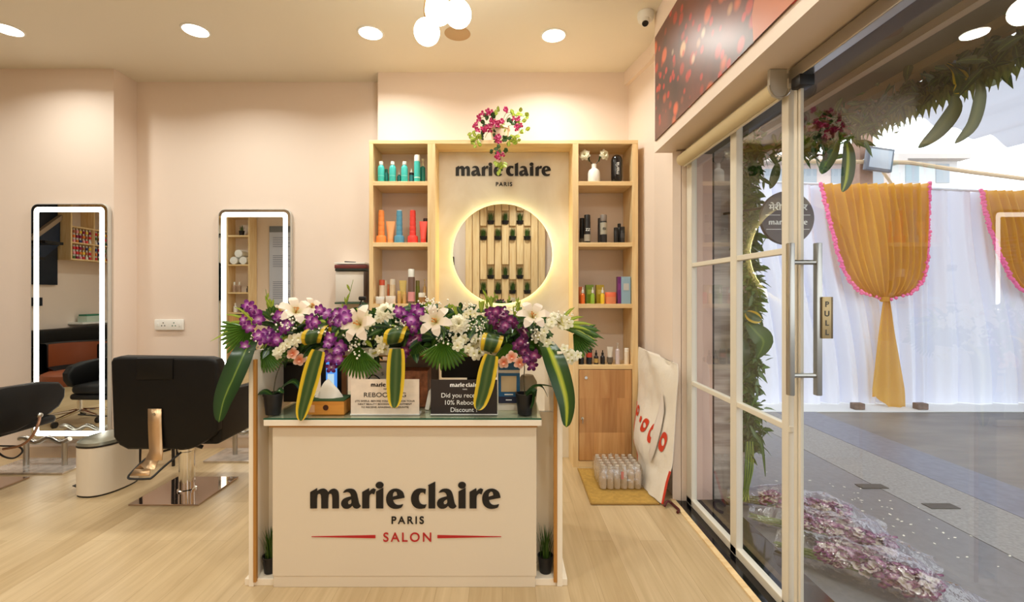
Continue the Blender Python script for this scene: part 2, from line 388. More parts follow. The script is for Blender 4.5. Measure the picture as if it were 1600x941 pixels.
def place_mesh(me, name, m, parent, loc, rot=(R(90), 0, 0)):
    me.name = name; me.materials.clear(); me.materials.append(M[m]); o = bpy.data.objects.new(name, me); COL.objects.link(o)
    o.parent = parent; o.location = loc; o.rotation_euler = rot; return o
def rounded(pts, n=3):
    return [tuple(q[:2]) for q in smooth_path([(p[0], p[1], 0) for p in pts + [pts[0]]], n)[:-1]]
def logo(width, m, parent, loc, name='logo_lettering', extrude=0.004, rot=(R(90), 0, 0), mirror=False):
    k = width / 1424.0; sp = []
    for ch, dx in LOGO:
        for g in G[ch]:
            src = g if ch in 'l' or len(g) <= 5 else chaikin(g)
            sp.append([(((x + dx) - 800) * k, (270 - y) * k) for x, y in src])
    return place_mesh(curve_mesh(name, sp, extrude), name, m, parent, loc, rot)
def chaikin(g):
    out = []
    n = len(g)
    for i in range(n):
        a, b, c = Vector(g[i - 1]), Vector(g[i]), Vector(g[(i + 1) % n])
        ang = (b - a).angle(c - b, 0)
        if ang > R(48): out.append(tuple(b))
        else: out += [tuple(b + (a - b) * 0.25), tuple(b + (c - b) * 0.25)]
    return out
def text(s, height, m, parent, loc, name='lettering', extrude=0.001, rot=(R(90), 0, 0), bold=0, spacing=1.0, align='CENTER', width=None, line=1.0):
    cu = bpy.data.curves.new(name, 'FONT'); cu.body = s; cu.size = height / 0.72; cu.extrude = extrude; cu.align_x = align
    cu.offset = bold; cu.space_character = spacing; cu.space_line = line
    me = from_curve(cu, name)
    if width and len(me.vertices):
        xs = [v.co.x for v in me.vertices]; k = width / (max(xs) - min(xs)); 
        for v in me.vertices: v.co.x *= k
    return place_mesh(me, name, m, parent, loc, rot)

# ------------------------------------------------------------------ the room
sbox('floor', 'floor', -7.3, 1.075, -1.5, 3.95, -0.1, 0.0)
sbox('floor_corner', 'floor', 1.075, 1.2, 2.88, 3.95, -0.1, 0.0)
sbox('ceiling', 'ceil', -7.3, 1.32, -1.5, 4.0, CEIL, CEIL + 0.1)
sbox('wall_left', 'wall', -7.35, -7.2, -1.5, 3.9, 0, CEIL)
sbox('wall_rear', 'wall', -7.3, 1.3, -1.55, -1.4, 0, CEIL)
sbox('wall_pillar', 'wall', -7.2, -3.10, 3.63, 3.98, 0, CEIL)
sbox('wall_back', 'wall', -3.12, -1.0, 3.86, 4.0, 0, CEIL)
sbox('wall_back_projection', 'wall', -1.01, 1.12, 3.69, 4.0, 0, CEIL)
struct(MB().prism([(1.02, 3.70), (1.10, 3.30), (1.10, 2.88), (1.20, 2.88), (1.20, 4.0), (1.02, 4.0)], 'Z', 0, CEIL).build('wall_right', 'wall', smooth=False))
struct(MB().prism([(0.985, 3.70), (1.065, 3.30), (1.065, 2.93), (1.105, 2.93), (1.105, 3.30), (1.02, 3.72)], 'Z', 2.99, CEIL).build('trim_1', 'wall', smooth=False))
b = MB()
b.prism([(1.075, 2.875), (1.12, 2.855), (1.12, 2.875)], 'Z', 0, 2.2); b.box(1.125, 1.165, 2.855, 2.88, 0, 2.2, 0.004)
struct(b.build('trim_2', 'wall', smooth=False))
# bulkhead over the shop front
sbox('wall_bulkhead', 'wall', 0.98, 1.30, -1.4, 2.93, 2.21, CEIL)
sbox('ceiling_outer_lining', mat('dark_brown_lining', (64, 52, 44), 0.5), 1.195, 1.32, -1.4, 2.93, 2.185, 2.209)
# skirting
sbox('baseboard_left', 'base', -7.2, -3.09, 3.615, 3.63, 0, 0.085)
sbox('baseboard_back', 'base', -3.09, -1.012, 3.845, 3.86, 0, 0.085)
sbox('baseboard_rear', 'base', -7.2, 1.07, -1.4, -1.385, 0, 0.085)
sbox('baseboard_side', 'base', -7.2, -7.185, -1.4, 3.6, 0, 0.085)
# black granite threshold
sbox('trim_3', 'granite', 1.09, 1.40, -1.4, 2.88, -0.12, 0.004)
sbox('trim_4', 'oakx', 1.06, 1.09, -1.4, 2.88, -0.01, 0.006)
# shop window: frame, bars and panes
XG = 1.17
b = MB()
for (y0, y1) in ((2.775, 2.85), (2.245, 2.305), (1.835, 1.880)): b.box(XG - 0.017, XG + 0.017, y0, y1, 0.0, 2.21, 0.003)
b.box(XG - 0.017, XG + 0.017, 1.83, 2.85, 0.004, 0.045, 0.003); b.box(XG - 0.022, XG + 0.022, 1.83, 2.85, 2.13, 2.17, 0.003)
b.box(XG - 0.022, XG + 0.022, 1.83, 2.85, 2.19, 2.215)
for z in (1.478, 0.756): b.box(XG - 0.014, XG + 0.014, 1.83, 2.85, z - 0.013, z + 0.013, 0.003)
w1 = struct(b.build('window_1', 'frame', smooth=False))
for (y0, y1) in ((2.315, 2.765), (1.886, 2.235)):
    for (z0, z1) in ((0.045, 0.743), (0.769, 1.465), (1.491, 2.13)):
        MB().face([(XG, y0, z0), (XG, y1, z0), (XG, y1, z1), (XG, y0, z1)]).build('window_pane', 'glass', w1, smooth=False)
b = MB(); b.box(XG - 0.025, XG + 0.025, 0.80, 0.86, 0, 2.21); b.box(XG - 0.025, XG + 0.025, -1.4, -1.34, 0, 2.21)
b.box(XG - 0.022, XG + 0.022, -1.4, 0.8, 0.004, 0.045); b.box(XG - 0.022, XG + 0.022, -1.4, 0.8, 2.13, 2.17)
for z in (1.478, 0.756): b.box(XG - 0.014, XG + 0.014, -1.4, 0.8, z - 0.013, z + 0.013)
w2 = struct(b.build('window_2', 'frame', smooth=False))
MB().face([(XG, -1.34, .045), (XG, .8, .045), (XG, .8, 2.13), (XG, -1.34, 2.13)]).build('window_pane', 'glass', w2, smooth=False)
# glass door with its pull handle
d1 = bpy.data.objects.new('door_1', None); COL.objects.link(d1); struct(d1)
MB().face([(XG, 0.87, 0.03), (XG, 1.80, 0.03), (XG, 1.80, 2.13), (XG, 0.87, 2.13)]).build('door_pane', 'glass', d1, smooth=False)
b = MB(); b.box(XG - 0.009, XG + 0.009, 1.795, 1.815, 0.01, 2.15, 0.003); b.box(XG - 0.006, XG + 0.006, 1.776, 1.79, 0.01, 2.15); b.build('door_stile', 'frame', d1, smooth=False)
MB().box(XG - 0.022, XG + 0.022, 0.86, 1.825, 2.145, 2.20, 0.004).build('door_head_rail', 'steel', d1, smooth=False)
MB().box(XG - 0.03, XG + 0.03, 1.745, 1.80, 2.105, 2.15, 0.006).build('door_pivot', 'black', d1)
MB().box(XG - 0.02, XG + 0.02, 1.68, 1.82, 0.006, 0.055, 0.005).build('door_floor_patch', 'brass', d1)
hd = bpy.data.objects.new('door_handle', None); COL.objects.link(hd); hd.parent = d1; hd.location = (XG, 1.765, 0)
MB().box(-0.064, -0.042, -0.012, 0.012, 0.908, 1.499, 0.003).build('pull_bar', 'steel', hd)
MB().box(0.042, 0.064, -0.012, 0.012, 0.908, 1.499, 0.003).build('pull_bar', 'steel', hd)
for z in (0.985, 1.424): MB().tube([(-0.05, 0, z), (0.05, 0, z)], 0.0095, 12).build('standoff', 'steel', hd)
pl = bpy.data.objects.new('pull_sign', None); COL.objects.link(pl); pl.parent = d1; pl.location = (XG + 0.0745, 1.757, 1.205)
MB().box(-0.017, 0.017, -0.012, -0.006, -0.075, 0.085, 0.001).build('plate', mat('bronze_plate', (176, 150, 104), 0.35, 0.5), pl)
MB().box(0.017, 0.024, -0.012, 0.008, -0.075, 0.085, 0.001).build('side_flange', mat('dark_bronze', (92, 74, 50), 0.35, 0.5), pl)
for k, ch in enumerate('PULL'): text(ch, 0.021, 'ink', pl, (0, -0.0125, 0.047 - k * 0.036), 'letter', 0.0004, bold=0.0008)
# roller blind
rb = T('roller_blind', (1.118, 1.84, 2.135), 'rolled up cream roller blind along the top of the shop window', 'blind')
MB().tube([(0, 0.012, 0), (0, 0.99, 0)], 0.036, 20).build('blind_roll', mat('cream_blind_fabric', (226, 210, 172), 0.7), rb)
MB().tube([(0.012, 0.015, -0.038), (0.012, 0.985, -0.038)], 0.007, 8).build('bottom_bar', 'frame', rb)
b = MB(); b.prism([(-0.04, 0.074), (0.036, 0.074), (0.036, 0.0), (0.024, -0.03), (0.0, -0.042), (-0.024, -0.03), (-0.04, 0.0)], 'Y', -0.006, 0.012, 0.002); b.build('end_bracket', mat('grey_plastic', (190, 186, 178), 0.4), rb)
b = MB(); b.tube([(0.05 + 0.0 * k, 0.0, -0.01 - 0.012 * k) for k in range(2)], 0.004); b.tube([(math.cos(a) * 0.043, -0.008, math.sin(a) * 0.043) for a in [R(170 + 20 * k) for k in range(10)]], 0.003, 6); b.build('bead_chain_guide', 'steel', rb)

# poster on the bulkhead
def poster_mat():
    m, nt, b = base('bokeh_poster_print'); L = nt.links.new; N = nt.nodes.new
    tc = N('ShaderNodeTexCoord')
    n = N('ShaderNodeTexNoise'); n.inputs['Scale'].default_value = 2.2; n.inputs['Detail'].default_value = 4; L(tc.outputs['Object'], n.inputs['Vector'])
    r = N('ShaderNodeValToRGB'); r.color_ramp.elements[0].position = 0.35; r.color_ramp.elements[0].color = lin((64, 48, 44)); r.color_ramp.elements[1].position = 0.68; r.color_ramp.elements[1].color = lin((128, 70, 56))
    L(n.outputs['Fac'], r.inputs[0]); cur = r.outputs[0]
    for (sc, rad, col, off) in ((9, 0.34, (190, 66, 48), 0), (6, 0.30, (224, 110, 70), 3.3), (5, 0.24, (252, 196, 140), 7.7), (5, 0.20, (255, 232, 196), 21.7), (14, 0.34, (200, 60, 50), 11)):
        mp = N('ShaderNodeMapping'); mp.inputs['Location'].default_value = (off, off, off)
        v = N('ShaderNodeTexVoronoi'); v.inputs['Scale'].default_value = sc; L(tc.outputs['Object'], mp.inputs[0]); L(mp.outputs[0], v.inputs['Vector'])
        c = N('ShaderNodeMapRange'); c.inputs['From Min'].default_value = rad; c.inputs['From Max'].default_value = rad * 0.6; L(v.outputs['Distance'], c.inputs['Value'])
        s2 = N('ShaderNodeSeparateXYZ'); L(v.outputs['Color'], s2.inputs[0]); g = N('ShaderNodeMath'); g.operation = 'GREATER_THAN'; g.inputs[1].default_value = 0.5; L(s2.outputs[0], g.inputs[0])
        mu = N('ShaderNodeMath'); mu.operation = 'MULTIPLY'; L(c.outputs[0], mu.inputs[0]); L(g.outputs[0], mu.inputs[1])
        mu2 = N('ShaderNodeMath'); mu2.operation = 'MULTIPLY'; mu2.inputs[1].default_value = 0.8; L(mu.outputs[0], mu2.inputs[0])
        mx = N('ShaderNodeMix'); mx.data_type = 'RGBA'; mx.inputs[7].default_value = lin(col); L(mu2.outputs[0], mx.inputs[0]); L(cur, mx.inputs[6]); cur = mx.outputs[2]
    L(cur, b.inputs['Base Color']); b.inputs['Roughness'].default_value = 0.38; return m
po = T('poster', (0.978, 1.6, 2.27), 'large glossy dark poster of glowing red and orange lights over the shop window', 'poster')
MB().box(-0.006, 0, -1.6, 1.30, 0.006, 0.667).build('poster_print', poster_mat(), po, smooth=False)
pm = mat('peach_poster_figure', (190, 116, 84), 0.4)
b = MB(); b.face([(-0.0075, y, z) for (y, z) in [(0.16, 0.0065), (0.17, 0.12), (0.12, 0.25), (0.10, 0.33), (0.05, 0.45), (0.0, 0.60), (-0.02, 0.666), (-0.7, 0.666), (-0.7, 0.0065)]]); b.build('poster_figure', pm, po, smooth=False)

# ceiling fittings
names = {0: 'round ceiling downlight at the far left over the first chair', 1: 'round ceiling downlight above the black salon chair',
         2: 'round ceiling downlight left of the globe pendant', 3: 'round ceiling downlight right of the globe pendant'}
for i, (x, y) in enumerate(LAMPS):
    t = T('downlight', (x, y, CEIL), names.get(i, 'round ceiling downlight out of the camera view'), 'ceiling light', 'recessed downlights in the salon ceiling')
    MB().lathe([(0.0, -0.004), (0.078, -0.004), (0.078, -0.001), (0, -0.001)], seg=32).build('diffuser', 'lampdisc', t)
    MB().lathe([(0.078, -0.001), (0.078, -0.006), (0.088, -0.005), (0.09, -0.001)], seg=32).build('trim_ring', 'white', t)
sp = T('ceiling_speaker', (-0.31, 3.14, CEIL), 'flat round tan ceiling speaker grille beside the globe pendant', 'speaker')
MB().lathe([(0, -0.006), (0.08, -0.005), (0.09, -0.001), (0, -0.001)], seg=32).build('grille', mat('tan_grille', (196, 164, 124), 0.7), sp)
# globe pendant
pd = T('globe_pendant', (-0.30, 2.2, CEIL), 'cluster pendant of glowing white glass globes on thin gold rods', 'pendant light')
MB().lathe([(0, -0.025), (0.07, -0.025), (0.075, -0.002), (0, -0.002)], seg=28).build('canopy', 'brass', pd)
for k, (x, y, dy, r) in enumerate([(667, 50, 0.0, 0.062), (685, 17, 0.12, 0.068), (716, 22, -0.05, 0.062), (690, -28, 0.02, 0.062), (660, -60, 0.1, 0.062)]):
    p = pt(x, y, 2.2 + dy) - Vector((-0.30, 2.2, CEIL))
    MB().ball(p, r, 3).build('globe', 'globe', pd)
    q = p + Vector((0, 0, r)); top = Vector((0.02 * (k - 2), 0.01 * k, -0.02))
    MB().tube(smooth_path([q - Vector((0, 0, 0.01)), q + Vector((-0.012, 0, 0.05)), (q + top) / 2, top], 5), 0.0035, 6).build('rod', 'brass', pd)
for p in (pt(667, 50, 2.2), pt(700, 15, 2.25)):
    pass
# security camera
cc = T('security_camera', (0.915, 2.91, CEIL), 'small white dome security camera on the ceiling by the poster', 'camera')
MB().lathe([(0, -0.001), (0.05, -0.001), (0.052, -0.02), (0.046, -0.05), (0.032, -0.062), (0, -0.064)], seg=24).build('housing', 'white', cc)
MB().tube([(-0.003, -0.01, -0.045), (-0.012, -0.035, -0.088)], [0.033, 0.024], 18).build('turret', 'white', cc)
MB().tube([(-0.012, -0.034, -0.086), (-0.0135, -0.039, -0.094)], [0.021, 0.017], 18).build('lens', 'black', cc)

# ------------------------------------------------------------------ shelving wall unit
U = T('shelving_unit', (0.0, 3.42, 0), 'light oak wall shelving unit with two open columns around a marble niche', 'shelving')
dY = 0.262
def uboard(name, x0, x1, z0, z1, m='oak', y0=0, y1=dY, bev=0.0015):
    return MB().box(x0, x1, y0, y1, z0, z1, bev).build(name, m, U, smooth=False)
uboard('top_board', -1.002, 1.02, 2.432, 2.46, 'oakx')
for (x0, x1) in ((-1.002, -0.972), (-0.563, -0.505), (0.529, 0.572), (0.976, 1.02)): uboard('upright', x0, x1, 0, 2.432)
SH = [2.150, 1.690, 1.228, 0.768]
for (x0, x1) in ((-0.972, -0.563), (0.572, 0.976)):
    for z in SH: uboard('shelf_board', x0, x1, z - 0.032, z, 'oakx')
    uboard('plinth', x0, x1, 0, 0.045, 'oakx')
    d = uboard('door', x0 + 0.004, x1 - 0.004, 0.05, 0.732, 'oakdoor', 0.0, 0.018)
    MB().tube([(x0 + 0.055, -0.014, 0.675), (x0 + 0.055, 0.002, 0.675)], 0.011, 14).build('knob', 'chrome', d)
    MB().tube([(x0 + 0.028, -0.008, 0.368), (x0 + 0.028, 0.002, 0.368)], 0.011, 14).build('lock', 'chrome', d)
    MB().box(x0 + 0.026, x0 + 0.030, -0.03, -0.008, 0.335, 0.372).build('key', 'steel', d)
uboard('niche_panel', -0.505, 0.529, 0.0, 2.432, 'stone', 0.205, 0.225)
lg = logo(0.755, 'ink', U, (0.006, 0.199, 2.243), 'logo_lettering', 0.004)
text('PARIS', 0.032, 'ink', U, (0.012, 0.203, 2.162), 'paris_lettering', 0.002, spacing=1.25, bold=0.001)
# round halo mirror
rm = T('round_mirror', (0.0, 3.575, 1.618), 'round backlit mirror glowing yellow on the marble niche panel', 'mirror')
RX = Matrix.Rotation(R(90), 3, 'X')
MB().lathe([(0, 0), (0.391, 0), (0.391, 0.006), (0, 0.006)], seg=96, mat3=RX).build('mirror_glass', 'mirror', rm)
b = MB(); b.tube([(math.cos(a) * 0.372, 0.030, math.sin(a) * 0.372) for a in [2 * math.pi * k / 72 for k in range(73)]], 0.006, 6, False); b.build('halo_strip', 'halo', rm)
b = MB(); b.lathe([(0.0, -0.045), (0.345, -0.045), (0.345, -0.003), (0, -0.003)], seg=48, mat3=RX); b.build('back_tray', 'white', rm)

# ------------------------------------------------------------------ LED mirrors
def rrect(x0, x1, z0, z1, r, n=6):
    out = []
    for (cx, cz, a0) in ((x1 - r, z1 - r, 0), (x0 + r, z1 - r, 90), (x0 + r, z0 + r, 180), (x1 - r, z0 + r, 270)):
        for k in range(n + 1):
            a = R(a0 + 90 * k / n); out.append((cx + r * math.cos(a), cz + r * math.sin(a)))
    return out
def ring(b, outer, inner, y):
    n = len(outer)
    for k in range(n):
        a, c = outer[k], outer[(k + 1) % n]; d, e = inner[(k + 1) % n], inner[k]
        b.face([(a[0], y, a[1]), (c[0], y, c[1]), (d[0], y, d[1]), (e[0], y, e[1])])
def led_mirror(x, y, label):
    t = T('lit_mirror', (x, y, 1.085), label, 'mirror', 'tall mirrors with lit borders')
    w, h = 0.306, 0.932
    MB().prism(rrect(-w, w, -h, h, 0.055), 'Y', 0.006, 0.038, 0.003).build('frame', mat('pale_silver_frame', (206, 202, 194), 0.35, 0.2), t)
    b = MB(); b.face([(p[0], 0.0045, p[1]) for p in rrect(-w + 0.006, w - 0.006, -h + 0.006, h - 0.006, 0.05)]); b.build('mirror_glass', 'mirror', t, smooth=False)
    b = MB(); ring(b, rrect(-w + 0.028, w - 0.028, -h + 0.028, h - 0.028, 0.035), rrect(-w + 0.066, w - 0.066, -h + 0.066, h - 0.066, 0.012), 0.0035); b.build('light_border', 'led', t, smooth=False)
    return t
led_mirror(-3.42, 3.588, 'tall mirror with a lit border on the wall behind the white pedal bin')
led_mirror(-2.082, 3.818, 'tall mirror with a lit border, partly hidden behind the flower arrangement')
# wall socket
so = T('wall_socket', pt(265, 507.5, 3.85), 'white double wall socket plate between the two lit mirrors', 'socket')
MB().box(-0.122, 0.122, -0.012, 0.006, -0.046, 0.046, 0.006).build('plate', 'white', so)
for cx_, sc in ((-0.045, 1), (0.045, 1)):
    b = MB()
    for (dx, dz) in ((0, 0.016), (-0.013, -0.008), (0.013, -0.008)): b.tube([(cx_ + dx, -0.0135, dz), (cx_ + dx, -0.01, dz)], 0.0048, 8)
    b.build('socket_holes', 'black' if cx_ < 0 else mat('green_contact', (40, 110, 90), 0.5), so)
b = MB(); b.box(-0.1, -0.085, -0.015, -0.01, -0.015, 0.015, 0.001); b.box(0.085, 0.1, -0.015, -0.01, -0.015, 0.015, 0.001); b.build('switch', 'white', so)

# wall box left of the shelving
wb = T('wall_box', pt(548, 448, 3.72) + Vector((0, 0, 0)), 'white wall box under a dark maroon folder beside the oak shelving', 'wall box')
MB().box(-0.125, 0.108, 0.0, 0.13, -0.125, 0.125, 0.004).build('box_body', mat('pale_grey_panel', (222, 214, 204), 0.4), wb)
MB().box(0.108, 0.128, -0.01, 0.13, -0.13, 0.125, 0.002).build('side_strip', mat('dark_brown', (70, 52, 42), 0.4), wb)
MB().box(-0.125, 0.128, -0.012, 0.135, 0.127, 0.148, 0.003).build('lower_cover', mat('black_green', (36, 42, 36), 0.4), wb)
MB().box(-0.13, 0.128, -0.012, 0.135, 0.148, 0.178, 0.004).build('folder', mat('maroon', (112, 52, 50), 0.5), wb)
MB().box(-0.135, 0.12, 0.0, 0.13, 0.184, 0.198, 0.002).build('tray', 'white', wb)
MB().box(-0.128, 0.12, -0.012, 0.13, -0.142, -0.128, 0.002).build('ledge', mat('dark_green_glass', (60, 84, 66), 0.2), wb)
pe = MB().tube([(-0.06, 0.03, 0.206), (0.03, 0.035, 0.203)], [0.005, 0.003], 8).build('pen', 'black', None, loc=wb.location); tag(pe, 'black pen lying on top of the wall box', 'pen')

# ------------------------------------------------------------------ reception desk
DX0, DX1 = -1.128, 0.267
D = T('reception_desk', ((DX0 + DX1) / 2, 2.02, 0), 'cream reception desk with black and red lettering and brown edge strips', 'desk')
dc = (DX0 + DX1) / 2
def dbox(name, m, x0, x1, y0, y1, z0, z1, bev=0.002):
    return MB().box(x0 - dc, x1 - dc, y0 - 2.02, y1 - 2.02, z0, z1, bev).build(name, m, D, smooth=False)
for (x0, x1) in ((DX0, -1.106), (0.243, DX1)): dbox('side_panel', 'cream', x0, x1, 2.022, 2.62, 0.0, 1.045)
for (x0, x1) in ((-1.106, -1.093), (0.228, 0.243)): dbox('edge_strip', 'darkoak', x0, x1, 2.018, 2.035, 0.02, 1.01)
dbox('base_board', 'cream', -1.15, 0.29, 2.03, 2.60, 0.0, 0.03)
dbox('plinth', 'deskwhite', -1.016, 0.146, 2.018, 2.03, 0.0, 0.05)
for (x0, x1) in ((-1.106, -1.019), (0.151, 0.243)): dbox('recess_back', 'cream', x0, x1, 2.15, 2.17, 0.03, 0.745)
dbox('front_panel', 'deskwhite', -1.019, 0.151, 2.016, 2.15, 0.05, 0.712)
dbox('brown_line', 'darkoak', -1.03, 0.155, 2.006, 2.03, 0.712, 0.722)
dbox('ledge_edge', 'cream', -1.048, 0.172, 1.995, 2.02, 0.722, 0.748)
dbox('worktop', 'deskwhite', -1.048, 0.172, 2.0, 2.60, 0.722, 0.748)
dbox('upper_shelf', 'cream', DX0, DX1, 2.14, 2.46, 1.012, 1.045)
dbox('shelf_underside', 'darkoak', -1.10, 0.24, 2.145, 2.455, 1.006, 1.012)
GZ = 0.755
gl = T('glass_top', (dc, 2.02, 0.7485), 'clear glass sheet with green edge lying on the desk ledge', 'glass sheet')
MB().box(-1.05 - dc, 0.172 - dc, -0.022, -0.019, 0, 0.0065).build('green_edge', 'glassedge', gl, smooth=False)
MB().box(-1.05 - dc, 0.172 - dc, -0.019, 0.55, 0.0005, 0.0065).build('glass_sheet', panemat('pale_green_sheet', (0.9, 0.97, 0.93)), gl, smooth=False)
logo(0.84, 'ink', D, (-0.43 - dc, -0.006, 0.353 + 0.0), 'logo_lettering', 0.003)
text('PARIS', 0.033, 'ink', D, (-0.420 - dc, -0.005, 0.336 - 0.052), 'paris_lettering', 0.002, spacing=1.35, bold=0.0008)
text('SALON', 0.041, 'red', D, (-0.42 - dc, -0.005, 0.205), 'salon_lettering', 0.002, spacing=1.3, bold=0.0004)
b = MB()
zc = 0.2265
b.prism([(-0.845 - dc, zc + 0.001), (-0.845 - dc, zc - 0.001), (-0.562 - dc, zc - 0.0068), (-0.562 - dc, zc + 0.0068)], 'Y', -0.0065, -0.0035)
b.prism([(-0.005 - dc, zc + 0.001), (-0.005 - dc, zc - 0.001), (-0.288 - dc, zc - 0.0068), (-0.288 - dc, zc + 0.0068)], 'Y', -0.0065, -0.0035)
b.build('red_rules', 'red', D, smooth=False)

# grass tufts in pots inside the desk recesses
def grass_plant(loc, label, group, r=0.034, h=0.075, gh=0.13, n=70, potm='pot', name='grass_plant', seed=1):
    rnd = random.Random(seed); t = T(name, loc, label, 'potted plant', group)
    MB().lathe([(0, 0), (r * 0.78, 0), (r, h * 0.92), (r * 1.06, h * 0.92), (r * 1.06, h), (r * 0.9, h), (r * 0.88, h * 0.85), (0, h * 0.85)], seg=24).build('pot', potm, t)
    b = MB()
    for k in range(n):
        a = rnd.uniform(0, 2 * math.pi); rr = rnd.uniform(0, r * 0.75); p0 = Vector((rr * math.cos(a), rr * math.sin(a), h * 0.84)); L = gh * rnd.uniform(0.6, 1.1); le = rnd.uniform(0.0, 0.30)
        d = Vector((math.cos(a) * le, math.sin(a) * le, 1)); pts = [p0 + Vector((d.x * L * s * s, d.y * L * s * s, L * s)) for s in (0, 0.35, 0.7, 1)]
        b.leaf(pts, [0.0022, 0.0022, 0.0016, 0.0002], (-math.sin(a), math.cos(a), 0), 0.3, 3)
    b.build('grass_blades', 'grass', t); return t
grass_plant((-1.062, 2.085, 0.0305), 'potted grass tuft at the left foot of the reception desk', 'grass tufts in the desk recesses', seed=3)
grass_plant((0.197, 2.085, 0.0305), 'potted grass tuft at the right foot of the reception desk', 'grass tufts in the desk recesses', seed=4)

# things on the ledge
def pot_orchid(loc, label, leaves, stem, blooms, seed=0):
    t = T('potted_orchid', loc, label, 'potted plant', 'small orchids on the desk ledge')
    MB().lathe([(0, 0), (0.032, 0), (0.041, 0.085), (0.044, 0.085), (0.044, 0.095), (0.037, 0.095), (0.035, 0.08), (0, 0.08)], seg=24).build('pot', 'pot', t)
    for (pth, w) in leaves:
        P = smooth_path(pth, 5); n = len(P); b = MB()
        b.leaf(P, [w * math.sin(math.pi * min(1, (0.06 + 0.94 * i / (n - 1)))) ** 0.6 + 0.001 for i in range(n)], (0, 1, 0.35), 0.2); b.build('leaf', 'darkleaf', t)
    st = MB().tube(smooth_path(stem, 6), 0.0025, 6).build('stem', 'darkstem', t)
    for (c, nrm) in blooms:
        b = MB(); floret(b, Vector(c), Vector(nrm), 0.03, 5); b.build('bloom', 'peachpetal', t)
    return t
def petal(b, c, d, nrm, L, w, curl=0.25, back=0.0):
    """one petal from c along d; nrm faces the viewer"""
    d = d.normalized(); sd = d.cross(nrm).normalized(); rows = []
    for i, (s, ww) in enumerate(((0, 0.25), (0.3, 0.8), (0.62, 1.0), (0.87, 0.7), (1.0, 0.12))):
        p = c + d * L * s + nrm * (L * (curl * math.sin(s * 2.6) - back * s * s))
        rows.append([p - sd * w * ww + nrm * 0.1 * w, p, p + sd * w * ww + nrm * 0.1 * w])
    b.grid(rows)
def floret(b, c, nrm, r, n=5, rot=None, curl=0.2, fat=0.42, lip=True):
    nrm = nrm.normalized(); u = nrm.orthogonal().normalized(); v = nrm.cross(u)
    up = Vector((0, 0, 1)); u = (up - nrm * up.dot(nrm)); u = u.normalized() if u.length > 0.1 else nrm.orthogonal().normalized(); v = nrm.cross(u)
    a0 = random.uniform(-0.5, 0.5) if rot is None else rot
    for k in range(n):
        a = a0 + 2 * math.pi * k / n; d = u * math.cos(a) + v * math.sin(a)
        petal(b, c, d, nrm, r * (1.0 if k % 2 == 0 else 0.94), r * fat, curl)
    if lip:
        petal(b, c + nrm * r * 0.06, (nrm * 0.75 - u * 0.65), nrm, r * 0.5, r * 0.2, 0.1)
pot_orchid((pt(427, 648, 2.075).x, 2.075, GZ), 'small orchid with drooping leaf in black pot on the desk, nearest the left end',
           [([(0, 0, .08), (-.04, 0, .105), (-.075, -.01, .09), (-.10, -.02, .045)], .024), ([(0, .01, .08), (.04, .02, .12), (.08, .03, .14), (.11, .03, .10)], .024), ([(0, 0, .08), (.03, -.02, .11), (.06, -.03, .10)], .018)],
           [(0, 0, .08), (.006, .01, .16), (.03, .02, .23), (.07, .02, .27)], [((.09, .0, .275), (0, -1, .3)), ((.115, .01, .245), (.3, -1, 0))])
pot_orchid((pt(820, 648, 2.075).x, 2.075, GZ), 'small orchid with one curled leaf in black pot beside the blue standee',
           [([(0, 0, .085), (.03, -.03, .10), (.03, -.045, .07), (.02, -.05, .035)], .032), ([(0, 0, .085), (.05, 0, .125), (.08, 0, .12), (.105, 0, .075)], .010), ([(0, 0, .09), (.04, .01, .125), (.09, .01, .128), (.13, .01, .12)], .006)],
           [(0, 0, .08), (-.004, 0, .16), (-.003, .0, .22), (-.03, .0, .255)], [((-.06, -.01, .26), (0, -1, .2)), ((-.025, -.01, .235), (.2, -1, 0)), ((-.095, 0, .235), (-.2, -1, 0))])
# tissue box
tb = T('tissue_box', (pt(509, 647, 2.055).x, 2.055, GZ), 'orange wooden tissue box with green top on the desk ledge', 'tissue box')
b = MB(); b.box(-0.082, 0.082, 0, 0.11, 0, 0.062, 0.002); b.build('box_body', wood('orange_wood', (206, 132, 50), (226, 156, 70), 'X'), tb, smooth=False)
MB().box(-0.084, 0.084, -0.002, 0.112, 0.062, 0.068, 0.001).build('top_panel', mat('dark_green_felt', (56, 84, 44), 0.8), tb, smooth=False)
MB().tube([(0.0, -0.0015, 0.033), (0.0, 0.002, 0.033)], 0.0125, 20).build('round_hole', mat('dark_hole', (70, 34, 14), 0.8), tb)
MB().box(-0.075, -0.05, -0.001, 0.0, 0.012, 0.045).build('side_print', mat('peach_label', (230, 176, 130), 0.6), tb)
rows = []
for i in range(9):
    s = i / 8; w = 0.058 * (1 - s) ** 0.8 + 0.002
    rows.append([(-0.008 + w * math.cos(a) * (1 + 0.22 * math.sin(3 * a + s * 4)), 0.05 + 0.4 * w * math.sin(a), 0.068 + 0.085 * s) for a in [2 * math.pi * k / 20 for k in range(20)]])
b = MB(); b.grid(rows, wrap=True); ts = b.build('tissue', 'paper', tb)
